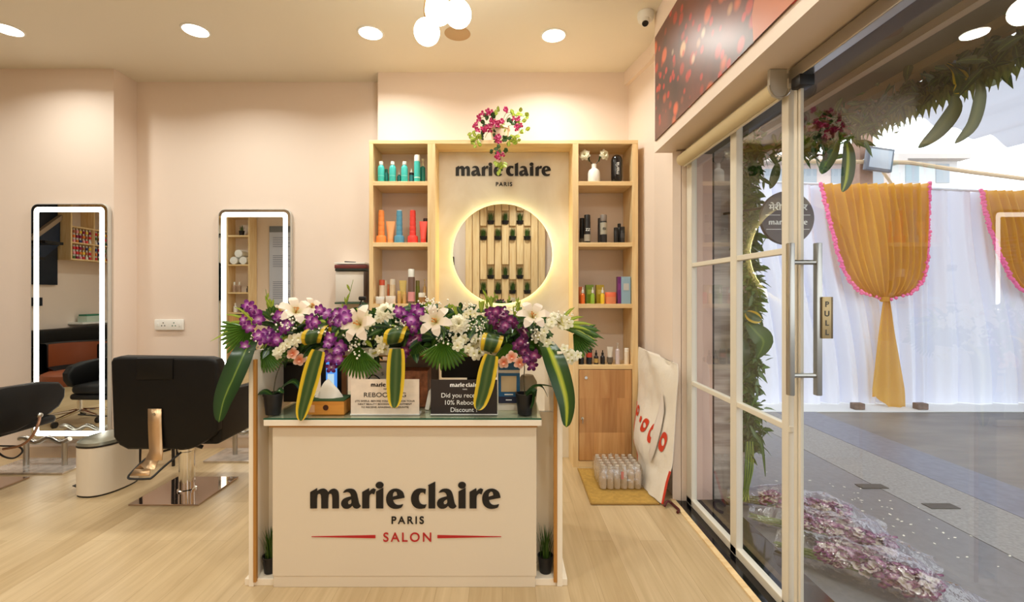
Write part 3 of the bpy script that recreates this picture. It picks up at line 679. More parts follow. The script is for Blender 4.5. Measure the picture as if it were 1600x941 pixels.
# phone stand with a screen
ph = T('photo_frame', (pt(518, 620, 2.26).x, 2.26, GZ), 'dark upright frame with a bright blue picture behind the tissue box', 'frame')
MB().box(-0.055, 0.052, 0, 0.014, 0.0, 0.27, 0.004).build('frame_body', mat('navy_black', (30, 30, 44), 0.3), ph)
MB().box(-0.026, 0.028, -0.003, 0.0, 0.08, 0.235).build('screen', emitmat('blue_screen', (0.10, 0.32, 0.85), 0.9), ph, smooth=False)
MB().box(-0.018, 0.014, -0.005, -0.003, 0.085, 0.15).build('pale_picture_part', emitmat('pale_screen', (0.6, 0.8, 0.9), 0.8), ph, smooth=False)
wp = MB().box(-0.012, 0.012, -0.012, 0.012, 0, 0.24, 0.002).build('wooden_post', mat('brown_post', (150, 104, 68), 0.5), None, loc=(pt(537, 620, 2.24).x + 0.005, 2.24, GZ), smooth=False)
tag(wp, 'slim brown wooden post right beside the blue picture frame', 'post')
# white card
def card(x0, x1, y, h, label, m):
    t = T('counter_card', (pt((x0 + x1) / 2, 647, y).x, y, GZ), label, 'sign', 'counter cards on the desk ledge')
    w = (x1 - x0) * y / F / 2
    MB().box(-w, w, 0, 0.004, 0, h, 0.0008).build('card', m, t, smooth=False)
    b = MB(); b.box(-w - .002, w + .002, -0.004, 0.05, 0, 0.003); b.build('acrylic_foot', 'white', t, smooth=False)
    return t
c1 = card(548, 655, 2.06, 0.16, 'white counter card with REBOOKING heading in the middle of the ledge', mat('marble_print_card', (232, 214, 194), 0.5, noise_amt=0.08, nscale=25))
logo(0.135, 'ink', c1, (0.004, -0.001, 0.127), 'logo_lettering', 0.0003)
text('PARIS', 0.006, 'ink', c1, (0.004, -0.001, 0.114), 'paris_lettering', 0.0003)
text('REBOOKING', 0.021, 'ink', c1, (0.0, -0.001, 0.080), 'heading_lettering', 0.0003, width=0.19)
text('(ITS SIMPLE, BEFORE YOU LEAVE BOOK YOUR\nNEXT BEAUTY BOOKING APPOINTMENT\nTO RECEIVE AMAZING DISCOUNTS)', 0.008, 'ink', c1, (0, -0.001, 0.058), 'small_lettering', 0.0003, width=0.27, line=1.25)
c2 = card(673, 777, 2.06, 0.158, 'black counter card asking about a 10% rebooking discount', mat('black_card', (44, 36, 34), 0.5))
logo(0.135, 'white_ink', c2, (0.004, -0.001, 0.126), 'logo_lettering', 0.0003)
text('PARIS', 0.006, 'white_ink', c2, (0.004, -0.001, 0.112), 'paris_lettering', 0.0003)
text('Did you receive a\n10% Rebooking\nDiscount ?', 0.021, 'white_ink', c2, (0, -0.001, 0.078), 'question_lettering', 0.0003, line=1.12)
# patterned gift box behind the white card
gb = T('gift_box', (pt(652, 630, 2.2).x, 2.2, GZ), 'brown patterned paper box standing behind the white counter card', 'box')
MB().box(-0.10, 0.05, 0, 0.11, 0, 0.175, 0.002).build('box_body', mat('brown_floral_paper', (168, 104, 70), 0.6, noise_amt=0.5, nscale=30), gb, smooth=False)
MB().box(0.055, 0.075, -0.06, 0.05, 0, 0.09, 0.002, rot=Matrix.Rotation(R(12), 3, 'Y')).build('white_sleeve', 'paper', gb, smooth=False)
# computer monitor seen from behind
mo = T('computer_monitor', (pt(738, 600, 2.42).x, 2.42, GZ), 'back of a dark grey computer monitor under the shelf behind the black card', 'monitor')
MB().box(-0.165, 0.13, 0, 0.03, 0.10, 0.25, 0.006).build('screen_back', mat('dark_grey_plastic', (58, 52, 54), 0.5), mo)
MB().box(-0.03, 0.03, 0.02, 0.05, 0.005, 0.12, 0.004).build('neck', 'black', mo); MB().box(-0.1, 0.1, -0.05, 0.09, 0, 0.01, 0.004).build('foot', 'black', mo)
tp = T('till_screen', (pt(645, 600, 2.46).x, 2.46, GZ), 'taupe back of the till screen under the shelf above the white card', 'screen')
MB().box(-0.14, 0.14, 0, 0.03, 0.06, 0.252, 0.006).build('screen_back', mat('taupe_plastic', (150, 124, 106), 0.5), tp); MB().box(-0.06, 0.06, -0.03, 0.06, 0, 0.065, 0.004).build('foot', 'black', tp)
# white paper bag
pb = T('paper_bag', (pt(592, 620, 2.3).x, 2.3, GZ), 'white paper bag with handle loops standing behind the fan leaf', 'bag')
MB().box(-0.07, 0.045, 0, 0.07, 0, 0.20, 0.003).build('bag_body', 'paper', pb, smooth=False)
b = MB(); b.tube(smooth_path([(-.06, -.01, .10), (-.03, -.02, .14), (0.0, -.02, .13), (.02, -.01, .10)], 6), 0.003, 6); b.build('handle', 'black', pb)
text('S', 0.018, 'ink', pb, (0.018, -0.001, 0.135), 'letter', 0.0003)
# black holder left of tissue box
bh = T('pen_holder', (pt(458, 620, 2.3).x, 2.3, GZ), 'black upright desk organiser in the shadow beside the first orchid', 'organiser')
b = MB(); b.box(-0.075, 0.05, 0, 0.09, 0, 0.19, 0.004); b.build('organiser_body', 'black', bh); MB().box(-0.06, 0.035, 0.01, 0.08, 0.19, 0.2, 0.002).build('organiser_rim', 'pot', bh)
tp2 = MB().lathe([(0, 0), (0.03, 0), (0.034, 0.02), (0.03, 0.05), (0.014, 0.062), (0, 0.062)], seg=20).build('tape_dispenser', mat('smoky_grey', (90, 84, 80), 0.3), None, loc=(pt(553, 620, 2.2).x, 2.2, GZ)); tag(tp2, 'small grey round dispenser behind the wooden post', 'dispenser')
# blue standee
qs = T('table_standee', (pt(795, 647, 2.13).x, 2.13, GZ), 'blue payment card standee in clear holder beside the orchid pot', 'sign')
MB().box(-0.052, 0.052, 0.006, 0.010, 0.0, 0.235, 0.001).build('holder', mat('cream_holder', (226, 214, 196), 0.3), qs, smooth=False)
MB().box(-0.048, 0.052, 0.002, 0.006, 0.035, 0.175, 0.001).build('blue_card', mat('deep_blue_card', (30, 96, 140), 0.4), qs, smooth=False)
MB().box(-0.048, 0.052, 0.001, 0.003, 0.035, 0.066, 0.0005).build('navy_footer', mat('navy', (26, 34, 60), 0.4), qs, smooth=False)
MB().box(-0.036, 0.036, 0.0, 0.002, 0.088, 0.162, 0.0005).build('pale_square', mat('tan_square', (206, 180, 138), 0.6), qs, smooth=False)
MB().box(-0.048, 0.052, 0.002, 0.006, 0.19, 0.235, 0.001).build('upper_card', mat('teal_blue_card', (30, 84, 116), 0.4), qs, smooth=False)
b = MB(); b.box(-.020, .020, 0, .0015, .073, .078); b.box(-.014, .014, 0, .0015, .048, .052); b.build('pale_print_lines', 'white_ink', qs, smooth=False)
tw = MB().lathe([(0, 0), (0.045, 0), (0.05, 0.04), (0.05, 0.10), (0.03, 0.135), (0, 0.14)], seg=24).build('towel_roll', 'white', None, loc=(pt(824, 640, 2.35).x, 2.35, GZ - 0.006)); tag(tw, 'rounded white canister on the worktop behind the curled leaf orchid', 'canister')
# gooseneck webcam
wc = T('desk_lamp', (pt(563, 560, 2.5).x, 2.5, 0.7485), 'slim black gooseneck lamp rising behind the white lily', 'lamp')
MB().lathe([(0, 0), (0.04, 0), (0.04, 0.012), (0, 0.014)], seg=20).build('lamp_base', 'black', wc)
MB().tube(smooth_path([(0, 0, .01), (-.005, 0, .2), (-.01, 0, .42), (.0, 0, .50), (.012, 0, .525)], 6), 0.004, 6).build('gooseneck', 'black', wc)
MB().box(-.008, .032, -.012, .012, .518, .540, .006).build('lamp_head', 'black', wc)

# ------------------------------------------------------------------ salon chairs
def salon_chair(loc, label):
    t = T('salon_chair', loc, label, 'chair', 'black salon chairs on square chrome plates')
    ox = 0.09
    MB().box(-0.215, 0.215, -0.21, 0.215, 0, 0.012, 0.002).build('base_plate', mat('polished_plate', (196, 178, 168), 0.05, 1), t, smooth=False)
    MB().lathe([(0.055, 0.012), (0.055, 0.02), (0.045, 0.024), (0.045, 0.27), (0.05, 0.275), (0.05, 0.29), (0.032, 0.295), (0.032, 0.36), (0, 0.36)], seg=28).build('post', 'chrome', t)
    b = MB(); b.box(-0.10 + ox * .5, 0.10 + ox * .5, -0.12, 0.12, 0.355, 0.385, 0.006); b.tube([(0.0, -0.05, 0.335), (0.16, -0.12, 0.34)], 0.007, 8); b.tube([(0.14, -0.12, 0.345), (0.17, -0.10, 0.325)], 0.012, 8); b.build('mechanism', 'black', t)
    # seat shell and cushion
    MB().box(ox - 0.27, ox + 0.27, -0.24, 0.27, 0.385, 0.44, 0.025, seg=4).build('seat_shell', 'leather', t)
    MB().box(ox - 0.24, ox + 0.24, -0.22, 0.29, 0.44, 0.52, 0.035, seg=4).build('seat', 'leather', t)
    b = MB(); w = 0.315
    rows = []
    outl = [(-w, 0.90), (-w + 0.012, 0.925), (-w + 0.05, 0.935), (w - 0.06, 0.928), (w - 0.015, 0.915), (w, 0.89), (w - 0.0, 0.50), (w - 0.03, 0.46), (w - 0.13, 0.40), (w - 0.2, 0.385), (-w + 0.10, 0.385), (-w + 0.05, 0.41), (-w + 0.015, 0.46)]
    b.prism(outl, 'Y', -0.33, -0.24, 0.02)
    bk = b.build('backrest', 'leather', t); bk.location = (ox, 0, 0)
    bk.rotation_euler = (0, 0, 0)
    fl = MB().box(ox - 0.155, ox + 0.06, -0.338, -0.325, 0.80, 0.926, 0.006).build('headrest_flap', 'leather', t)
    inner = MB().box(ox - 0.24, ox + 0.24, -0.25, -0.215, 0.5, 0.90, 0.015).build('back_cushion', 'leather', t)
    for s in (-1, 1):
        prof = [(-0.29, 0.42), (-0.29, 0.70), (-0.1, 0.705), (0.12, 0.70), (0.24, 0.675), (0.285, 0.62), (0.28, 0.56), (0.24, 0.50), (0.12, 0.455), (-0.05, 0.41)]
        x0 = ox + s * 0.318; b = MB(); b.prism(prof, 'X', x0 - 0.035 * (1 + s), x0 + 0.035 * (1 - s), 0.018)
        b.build('armrest', 'leather', t)
    # recline plate and U-shaped foot bracket behind the back
    pm_ = M.get('plate') or mat('warm_polished_steel', (214, 180, 140), 0.35, 0.8); M['plate'] = pm_
    b = MB(); P = [(0.045, -0.340, 0.63), (0.047, -0.342, 0.55), (0.052, -0.345, 0.47), (0.06, -0.35, 0.385), (0.05, -0.37, 0.34), (0.03, -0.40, 0.30), (0.02, -0.42, 0.27)]
    for p, q in zip(P, P[1:]): b.grid([[(p[0] - .038, p[1], p[2]), (p[0] + .04, p[1], p[2])], [(q[0] - .038 - .01 * (q[2] < .38), q[1], q[2]), (q[0] + .04 + .02 * (q[2] < .38), q[1], q[2])]])
    bmesh.ops.remove_doubles(b.bm, verts=b.bm.verts, dist=.0125); br = b.build('recline_plate', pm_, t); so_ = br.modifiers.new('thick', 'SOLIDIFY'); so_.thickness = 0.006
    MB().tube(smooth_path([(0.09, -0.27, 0.37), (0.0, -0.32, 0.345), (-0.04, -0.39, 0.285), (-0.038, -0.425, 0.262), (0.0, -0.432, 0.257), (0.075, -0.43, 0.257), (0.095, -0.42, 0.262), (0.12, -0.37, 0.30), (0.16, -0.28, 0.355)], 5), 0.006, 8).build('bracket_loop', 'black', t)
    MB().tube([(0.045, -0.338, 0.60), (0.045, -0.346, 0.60)], 0.008, 12).build('bolt', 'steel', t)
    return t
salon_chair((-2.08, 3.0, 0), 'black leather salon chair seen from behind beside the white pedal bin')
chair_src = [o for o in COL.objects if o.name == 'salon_chair'][0]
dup(chair_src, (-3.555, 3.0, 0), 'black leather salon chair cut off by the left picture edge')
# flexible dryer hose hanging from the left chair arm
hz = T('hair_dryer_hose', (-3.14, 2.9, 0.0), 'thin brown bent tube hooked on the arm of the leftmost chair', 'hose')
MB().tube(smooth_path([pt(62, 650, 3.02) - Vector((-3.14, 2.9, 0)), pt(60, 662, 2.98) - Vector((-3.14, 2.9, 0)), pt(50, 682, 2.95) - Vector((-3.14, 2.9, 0)), pt(33, 696, 2.95) - Vector((-3.14, 2.9, 0)), pt(5, 702, 2.95) - Vector((-3.14, 2.9, 0))], 6), 0.008, 8).build('tube', mat('copper_tube', (150, 110, 84), 0.35, 0.6), hz)
MB().ball(pt(62, 649, 3.02) - Vector((-3.14, 2.9, 0)), 0.018, 2).build('hook_end', 'steel', hz)
cb = MB().tube(smooth_path([pt(-40, 694, 3.2), pt(0, 697, 3.2), pt(28, 698, 3.2), pt(35, 706, 3.2), pt(22, 716, 3.15), pt(5, 713, 3.1), pt(-10, 700, 3.1)], 6), 0.006, 8).build('cable', 'black', None); tag(cb, 'looped black cable hanging near the footrest at the left edge', 'cable')
# footrest stands in front of the mirrors
def footrest(loc, label):
    t = T('footrest', loc, label, 'footrest', 'steel footrests standing before the lit mirrors')
    MB().box(-0.33, 0.25, -0.15, 0.15, 0.0, 0.014, 0.002).build('base_plate', mat('polished_stone_plate', (214, 206, 198), 0.12, 0.6, noise_amt=0.25, nscale=14), t, smooth=False)
    for x in (-0.17, 0.12): MB().tube([(x, 0.0, 0.014), (x, 0.0, 0.185)], 0.018, 14).build('post', 'steel', t)
    pts = [(-0.17 - 0.05 + 0.38 * k / 24, 0.0, 0.20 + 0.018 * math.sin(k / 24 * 4 * math.pi + 0.6)) for k in range(25)]
    MB().tube(pts, 0.017, 12).build('wavy_bar', 'steel', t); return t
fr = footrest((-3.42, 3.43, 0), 'steel footrest with wavy bar below the left lit mirror')
dup(fr, (-1.98, 3.66, 0), 'steel footrest with wavy bar behind the black salon chair, by the desk')
# pedal bin
bn = T('pedal_bin', (-2.655, 3.07, 0), 'oval cream pedal bin with grey lid between the salon chairs', 'bin', rz=R(-8))
def stad(w, d, z, n=40):
    return [(w * (abs(math.cos(a)) ** 0.8) * (1 if math.cos(a) > 0 else -1), d * (abs(math.sin(a)) ** 0.85) * (1 if math.sin(a) > 0 else -1), z) for a in [2 * math.pi * k / n for k in range(n)]]
def loft(b, rings):
    V = b.grid(rings, wrap=True); b.bm.faces.new(list(reversed(V[0]))); b.bm.faces.new(V[-1])
b = MB(); loft(b, [stad(.120, .165, .008), stad(.124, .17, .012), stad(.124, .17, .315)]); b.build('bin_body', 'binwhite', bn)
b = MB(); loft(b, [stad(.121, .167, .0), stad(.121, .167, .01)]); b.build('foot_ring', 'black', bn)
b = MB(); loft(b, [stad(.126, .172, .315), stad(.126, .172, .327)]); b.build('rim', 'black', bn)
b = MB(); loft(b, [stad(.126, .172, .327), stad(.122, .167, .345), stad(.10, .145, .357), stad(.05, .09, .362)]); b.build('lid', 'dwhite', bn)
b = MB(); b.box(.085, .135, .02, .09, .265, .335, .008); b.build('hinge', 'black', bn)
b = MB(); b.box(-.165, -.115, -.10, -.055, .03, .036, .002, rot=Matrix.Rotation(R(15), 3, 'Y')); b.box(-.15, -.11, -.02, .02, .04, .046, .002); b.build('pedal', 'black', bn)
# small round side table behind the chair
sd = T('side_table', (-2.62, 3.52, 0), 'low round side table with thin steel rim behind the salon chair', 'table')
MB().lathe([(0, .60), (.205, .60), (.205, .612), (0, .612)], seg=40).build('table_top', mat('brown_table_top', (120, 82, 62), 0.25), sd)
b = MB(); b.tube([(math.cos(a) * .206, math.sin(a) * .206, .606) for a in [2 * math.pi * k / 40 for k in range(41)]], .007, 8, False); b.build('rim', 'chrome', sd)
for a in (R(90), R(210), R(330)): MB().tube([(.13 * math.cos(a), .13 * math.sin(a), .60), (.15 * math.cos(a), .15 * math.sin(a), .0)], .011, 8).build('leg', 'black', sd)

# ------------------------------------------------------------------ products on the shelves
_c = {}
def C(rgb, rough=0.35, metal=0.0, nm='plastic'):
    k = (rgb, rough, metal)
    if k not in _c: _c[k] = mat('%s_%d_%d_%d' % ((nm,) + rgb), rgb, rough, metal)
    return _c[k]
WHT, BLK, TEAL = (240, 236, 226), (28, 25, 24), (64, 186, 176)
def prod(kind, label, cat, group, x, row, hp, wp, style, c1, c2=WHT, band=None, dy=0.0, write=None):
    """x, hp, wp in photograph pixels at the shelf's depth; row 0..3 of the shelf boards (None: z given)"""
    Y = 3.47 + dy; k = Y / F; h = hp * k; r = wp * k / 2; z = SH[row] if isinstance(row, int) else row
    t = T(kind, ((x - CX) * k, Y, z + 0.0005), label, cat, group)
    a = C(c1); c = C(c2); L = MB().lathe
    if style == 'bottle':
        L([(0, 0), (r * .96, 0), (r, .004), (r, h * .66), (r * .85, h * .76), (r * .5, h * .83), (r * .5, h * .86), (0, h * .86)]).build('body', a, t)
        MB().lathe([(0, h * .84), (r * .6, h * .84), (r * .6, h * .985), (r * .5, h), (0, h)]).build('cap', c, t)
    elif style == 'can':
        L([(0, 0), (r, 0), (r, h * .74), (r * .93, h * .77), (0, h * .77)]).build('body', a, t)
        MB().lathe([(0, h * .77), (r * .96, h * .77), (r * .96, h * .98), (r * .85, h), (0, h)]).build('cap', c, t)
    elif style == 'dropper':
        L([(0, 0), (r, 0), (r, h * .52), (r * .45, h * .62), (r * .45, h * .66), (0, h * .66)]).build('body', a, t)
        MB().lathe([(0, h * .64), (r * .55, h * .64), (r * .55, h * .80), (r * .25, h * .82), (r * .22, h * .97), (0, h)]).build('dropper_cap', c, t)
    elif style == 'jar':
        L([(0, 0), (r * .97, 0), (r, h * .06), (r, h * .6), (0, h * .6)]).build('body', a, t)
        MB().lathe([(0, h * .6), (r * 1.02, h * .6), (r * 1.02, h * .96), (r * .97, h), (0, h)]).build('lid', c, t)
    elif style == 'tube':
        b = MB(); rings = []
        for i in range(7):
            s = i / 6; rx = r * (.62 + .38 * s); ry = r * (.6 * (1 - s) + .04)
            rings.append([(rx * math.cos(q), ry * math.sin(q), h * (.18 + .82 * s)) for q in [2 * math.pi * j / 20 for j in range(20)]])
        V = b.grid(rings, wrap=True); b.bm.faces.new(V[-1]); b.bm.faces.new(list(reversed(V[0]))); b.build('body', a, t)
        MB().lathe([(0, 0), (r * .62, 0), (r * .66, h * .18), (0, h * .18)]).build('cap', c, t)
    elif style == 'pump':
        L([(0, 0), (r, 0), (r, h * .66), (r * .45, h * .72), (0, h * .72)]).build('body', a, t)
        b = MB(); b.lathe([(0, h * .7), (r * .4, h * .7), (r * .4, h * .8), (r * .15, h * .8), (r * .15, h * .93), (r * .45, h * .93), (r * .45, h), (0, h)], seg=14); b.build('pump_cap', c, t)
    elif style == 'ribbed':
        pr = [(0, 0), (r, 0), (r * 1.02, h * .17), (r * .92, h * .22), (r * .62, h * .235)]
        for j in range(5):
            z0 = h * (.24 + .15 * j); pr += [(r * (.62 - .01 * j), z0), (r * (.66 - .02 * j), z0 + h * .07), (r * (.58 - .01 * j), z0 + h * .145)]
        pr += [(r * .56, h), (0, h)]; L(pr).build('body', a, t)
        MB().lathe([(0, h), (r * .5, h), (r * .48, h * 1.02), (0, h * 1.02)]).build('cap', c, t)
    elif style == 'box':
        MB().box(-r, r, -0.02, 0.03, 0, h, 0.0012).build('carton', a, t, smooth=False)
        MB().box(-r * .6, r * .6, -0.0212, -0.02, h * .5, h * .75).build('print', c, t, smooth=False)
    if band:
        z0, z1, col = band; rr = r * 1.015
        MB().lathe([(rr * .98, h * z0), (rr, h * z0), (rr, h * z1), (rr * .98, h * z1)], seg=20).build('label_band', C(col, 0.5), t)
    if write:
        text(write[0], write[1], write[2], t, (0, -r * 1.03, h * write[3]), 'lettering', 0.0004, spacing=1.0, line=0.9, bold=0.0004)
    return t
g = 'teal hair care bottles on the top left shelf'
prod('shampoo_bottle', 'teal bottle with white cap, leftmost on the top left shelf', 'bottle', g, 595.6, 0, 33, 10.5, 'bottle', TEAL, band=(.3, .32, (150, 220, 210)))
prod('shampoo_bottle', 'teal bottle with white cap, second from the left on the top left shelf', 'bottle', g, 613.5, 0, 33, 10.5, 'bottle', TEAL, band=(.3, .32, (150, 220, 210)))
prod('shampoo_bottle', 'teal bottle with white cap in the middle of the top left shelf', 'bottle', g, 632, 0, 33, 10.5, 'bottle', TEAL, band=(.3, .32, (150, 220, 210)))
prod('hair_spray_can', 'tallest teal can with white cap on the top left shelf', 'can', g, 651.8, 0, 43, 9.5, 'can', TEAL, band=(.16, .19, (220, 240, 230)))
prod('conditioner_bottle', 'darker teal short bottle behind the leftmost teal bottle', 'bottle', g, 603.5, 0, 24, 8, 'bottle', (30, 130, 122), (60, 150, 140), dy=0.06)
prod('serum_bottle', 'small dark teal bottle with white tip between second and middle teal bottles', 'bottle', g, 624, 0, 24, 7, 'dropper', (36, 120, 116), dy=0.06)
prod('serum_bottle', 'small black and teal dropper bottle beside the tallest teal can', 'bottle', g, 643, 0, 24, 7.5, 'dropper', (44, 120, 124), dy=0.03, band=(.55, .7, BLK))
prod('pump_bottle', 'dark teal pump bottle standing behind the tallest teal can', 'bottle', g, 660.5, 0, 40, 8, 'pump', (24, 128, 118), (226, 214, 170), dy=0.06)
g = 'coloured hair care set on the second left shelf'
OR, RD, BL = (246, 144, 70), (236, 70, 58), (86, 150, 176)
prod('ribbed_bottle', 'orange ribbed bottle with wide base on the second left shelf', 'bottle', g, 596, 1, 50, 15.5, 'ribbed', OR, (250, 160, 90))
prod('cream_tube', 'pale orange standing tube beside the orange ribbed bottle', 'tube', g, 610.5, 1, 34, 15, 'tube', (248, 168, 108), (248, 160, 96))
prod('ribbed_bottle', 'grey blue ribbed bottle with wide base on the second left shelf', 'bottle', g, 624, 1, 50, 15.5, 'ribbed', BL, (200, 220, 226))
prod('ribbed_bottle', 'red ribbed bottle with wide base on the second left shelf', 'bottle', g, 645, 1, 50, 16, 'ribbed', RD, (240, 90, 76))
prod('cream_tube', 'red standing tube beside the red ribbed bottle', 'tube', g, 661.5, 1, 34, 13, 'tube', (240, 90, 76), RD)
prod('spray_bottle', 'dark bottle top showing behind the red tube', 'bottle', g, 665, 1, 40, 8, 'can', (80, 50, 40), (60, 40, 36), dy=0.07)
g = 'small cosmetics crowded on the third left shelf'
prod('cream_jar', 'plain white cream jar at the left end of the third left shelf', 'jar', g, 594, 2, 11, 14, 'jar', (240, 226, 208), dy=-0.02)
prod('cream_jar', 'white cream jar with vertical print lines on the third left shelf', 'jar', g, 610.5, 2, 12, 15, 'jar', (244, 226, 206), (244, 232, 216), dy=-0.02)
prod('lotion_bottle', 'white bottle with red cap behind the plain white jar', 'bottle', g, 597, 2, 37, 9, 'can', (240, 224, 204), (220, 90, 60), dy=0.05)
prod('lotion_bottle', 'slim pale bottle with beige cap beside the red capped bottle', 'bottle', g, 602, 2, 36, 6, 'can', (226, 200, 168), (232, 214, 184), dy=0.07)
prod('lotion_bottle', 'cream bottle with white cap behind the printed white jar', 'bottle', g, 613.5, 2, 38, 9, 'can', (232, 208, 170), (244, 232, 212), dy=0.05)
prod('cosmetic_bottle', 'salmon coloured slim bottle on the third left shelf', 'bottle', g, 606, 2, 30, 5.5, 'can', (226, 128, 88), (232, 150, 110), dy=0.09)
prod('gold_bottle', 'gold topped small bottle left of the brown spray can', 'bottle', g, 624, 2, 20, 6, 'can', (196, 150, 84), (214, 176, 96), dy=0.0)
prod('gold_bottle', 'gold topped small bottle touching the brown spray can', 'bottle', g, 632, 2, 19, 5.5, 'can', (206, 160, 96), (220, 184, 104), dy=0.0)
prod('cream_tube', 'pale yellow standing tube behind the gold topped bottles', 'tube', g, 629.5, 2, 36, 12, 'tube', (240, 214, 130), (226, 190, 80), dy=0.07)
prod('hair_spray_can', 'tall brown spray can with white cap and pink square print', 'can', g, 642.8, 2, 54, 10.5, 'can', (112, 84, 72), (230, 228, 218), band=(.07, .34, (226, 150, 150)))
prod('cosmetic_bottle', 'olive green bottle behind the tall brown spray can', 'bottle', g, 652.5, 2, 36, 6.5, 'can', (120, 126, 44), (130, 120, 60), dy=0.05)
prod('cosmetic_jar', 'amber glass jar with white lid at the right end of the third left shelf', 'jar', g, 659.5, 2, 17, 11, 'jar', (164, 120, 70), (240, 232, 216), dy=0.0)
prod('pump_bottle', 'slim gold pump bottle behind the amber glass jar', 'bottle', g, 663.5, 2, 38, 5.5, 'pump', (210, 170, 110), (230, 200, 140), dy=0.07)
# right column
va = T('flower_vase', ((928 - CX) * 3.47 / F, 3.47, SH[0] + .0005), 'white ceramic bottle vase with two cream flowers, top right shelf', 'vase')
k = 3.47 / F
MB().lathe([(0, 0), (9 * k, 0), (9.3 * k, 1 * k), (9.3 * k, 15 * k), (8 * k, 19 * k), (4 * k, 22 * k), (3.6 * k, 24 * k), (3.8 * k, 29 * k), (3 * k, 29 * k), (0, 27 * k)], seg=28).build('vase_body', mat('white_ceramic', (244, 240, 232), 0.3), va)
for (dx, dz, nx) in ((-14.5, 42, -1), (15, 42.5, 1)):
    c = Vector((dx * k, -0.01, dz * k)); fl = T('cream_flower', va.location, 'cream artificial bloom on dark stem %s in the white vase' % ('leaning left' if nx < 0 else 'leaning right'), 'flower', 'cream blooms in the white vase')
    MB().tube(smooth_path([(0, 0, 27 * k), (dx * .35 * k, 0, 32 * k), (dx * .7 * k, 0, 41 * k), tuple(c)], 5), 0.0035, 6).build('stem', 'darkstem', fl)
    b = MB(); b.leaf([(dx * .5 * k, 0, 33 * k), (dx * .62 * k, -.01, 40 * k), (dx * .66 * k, -.01, 48 * k)], [.003, .008, .001], (1, 0, 0)); b.build('leaf', 'darkleaf', fl)
    b = MB()
    for ring_, rr, cu in ((0, .046, .2), (1, .038, .5), (2, .026, .8)): floret(b, c, Vector((nx * .35, -1, .15)), rr, 7, rot=ring_ * .4, curl=cu, fat=.26, lip=False)
    b.build('bloom', 'wpetal', fl)
bc = T('black_case', ((963.5 - CX) * k, 3.47, SH[0] + .0005), 'black pill shaped bottle with vertical lettering, top right shelf', 'bottle')
b = MB(); V = []
b.lathe([(0, 0), (6 * k, 0), (8 * k, 3 * k), (8.6 * k, 8 * k), (8.6 * k, 34 * k), (8 * k, 38 * k), (6 * k, 41.5 * k), (3 * k, 43 * k), (0, 43.3 * k)], seg=28); b.build('bottle_body', mat('gloss_black', (24, 20, 20), 0.18), bc)
text('maria', 0.03, mat and 'white_ink', bc, (0.008, -8.8 * k, 0.10), 'lettering', 0.0004, rot=(R(90), R(-90), 0))
g = 'black styling bottles on the second right shelf'
GR = (150, 142, 132)
prod('styling_can', 'black can with silver lower label, second right shelf', 'can', g, 917.5, 1, 44, 10, 'can', BLK, (34, 30, 28), band=(.06, .30, (170, 160, 144)), write=('ZZ', .02, 'white_ink', .42))
prod('styling_bottle', 'slim black bottle behind the silver labelled can', 'bottle', g, 909.5, 1, 40, 8, 'can', BLK, (30, 26, 25), dy=0.05, band=(.05, .2, (120, 112, 100)))
prod('styling_can', 'black can with grey cap and large silver label in the middle', 'can', g, 943, 1, 44, 10.5, 'can', (34, 30, 29), (126, 114, 104), band=(.30, .72, (176, 168, 150)), write=('ISI', .02, 'ink', .45))
prod('styling_bottle', 'dark bottle half hidden behind the grey capped can', 'bottle', g, 937.5, 1, 40, 7, 'can', (40, 34, 32), (48, 42, 40), dy=0.05)
prod('styling_bottle', 'tallest of three small black bottles, second right shelf', 'bottle', g, 967.5, 1, 31, 8.5, 'bottle', BLK, BLK, dy=0.03)
prod('styling_bottle', 'small square shouldered black bottle at the left of the black trio', 'bottle', g, 962.5, 1, 24, 7, 'can', BLK, BLK, dy=-0.01)
prod('styling_bottle', 'small black bottle with grey print at the right of the black trio', 'bottle', g, 972.5, 1, 25, 7.5, 'can', (36, 33, 33), BLK, dy=-0.01, band=(.3, .6, (70, 66, 66)))
g = 'bright serums and boxes on the third right shelf'
prod('serum_bottle', 'orange serum bottle with white tip on the third right shelf', 'bottle', g, 910.5, 2, 26, 7, 'dropper', (232, 112, 40), dy=-0.01)
prod('serum_bottle', 'lime green serum bottle with white tip on the third right shelf', 'bottle', g, 926, 2, 26, 6.5, 'dropper', (150, 186, 60), dy=-0.01)
prod('serum_bottle', 'yellow serum bottle with white tip on the third right shelf', 'bottle', g, 941.5, 2, 26, 6.5, 'dropper', (236, 196, 50), dy=-0.01)
prod('serum_box', 'orange carton behind the orange serum bottle', 'box', g, 907, 2, 26, 6, 'box', (214, 112, 62), (230, 150, 90), dy=0.05)
prod('serum_box', 'green carton behind the lime green serum bottle', 'box', g, 921, 2, 29, 12, 'box', (120, 150, 36), (170, 190, 80), dy=0.06)
prod('serum_box', 'mustard carton behind the yellow serum bottle', 'box', g, 937, 2, 29, 12, 'box', (190, 164, 40), (220, 200, 100), dy=0.06)
prod('cream_jar', 'coral orange cream jar on the third right shelf', 'jar', g, 954, 2, 18, 17, 'jar', (232, 140, 96), (234, 112, 74), dy=0.0)
prod('carton', 'narrow purple carton beside the pale blue carton', 'box', g, 966.8, 2, 42, 5, 'box', (120, 44, 116), (140, 60, 130), dy=0.01)
prod('carton', 'pale blue carton at the right end of the third right shelf', 'box', g, 977.3, 2, 42, 14, 'box', (150, 182, 204), (200, 200, 200), dy=-0.01)
g = 'small bottles on the lowest right shelf'
prod('cream_tube', 'dark tube with green label under the flower leaves', 'tube', g, 908, 3, 24, 9, 'can', (24, 28, 26), (26, 26, 24), band=(.45, .75, (120, 150, 60)))
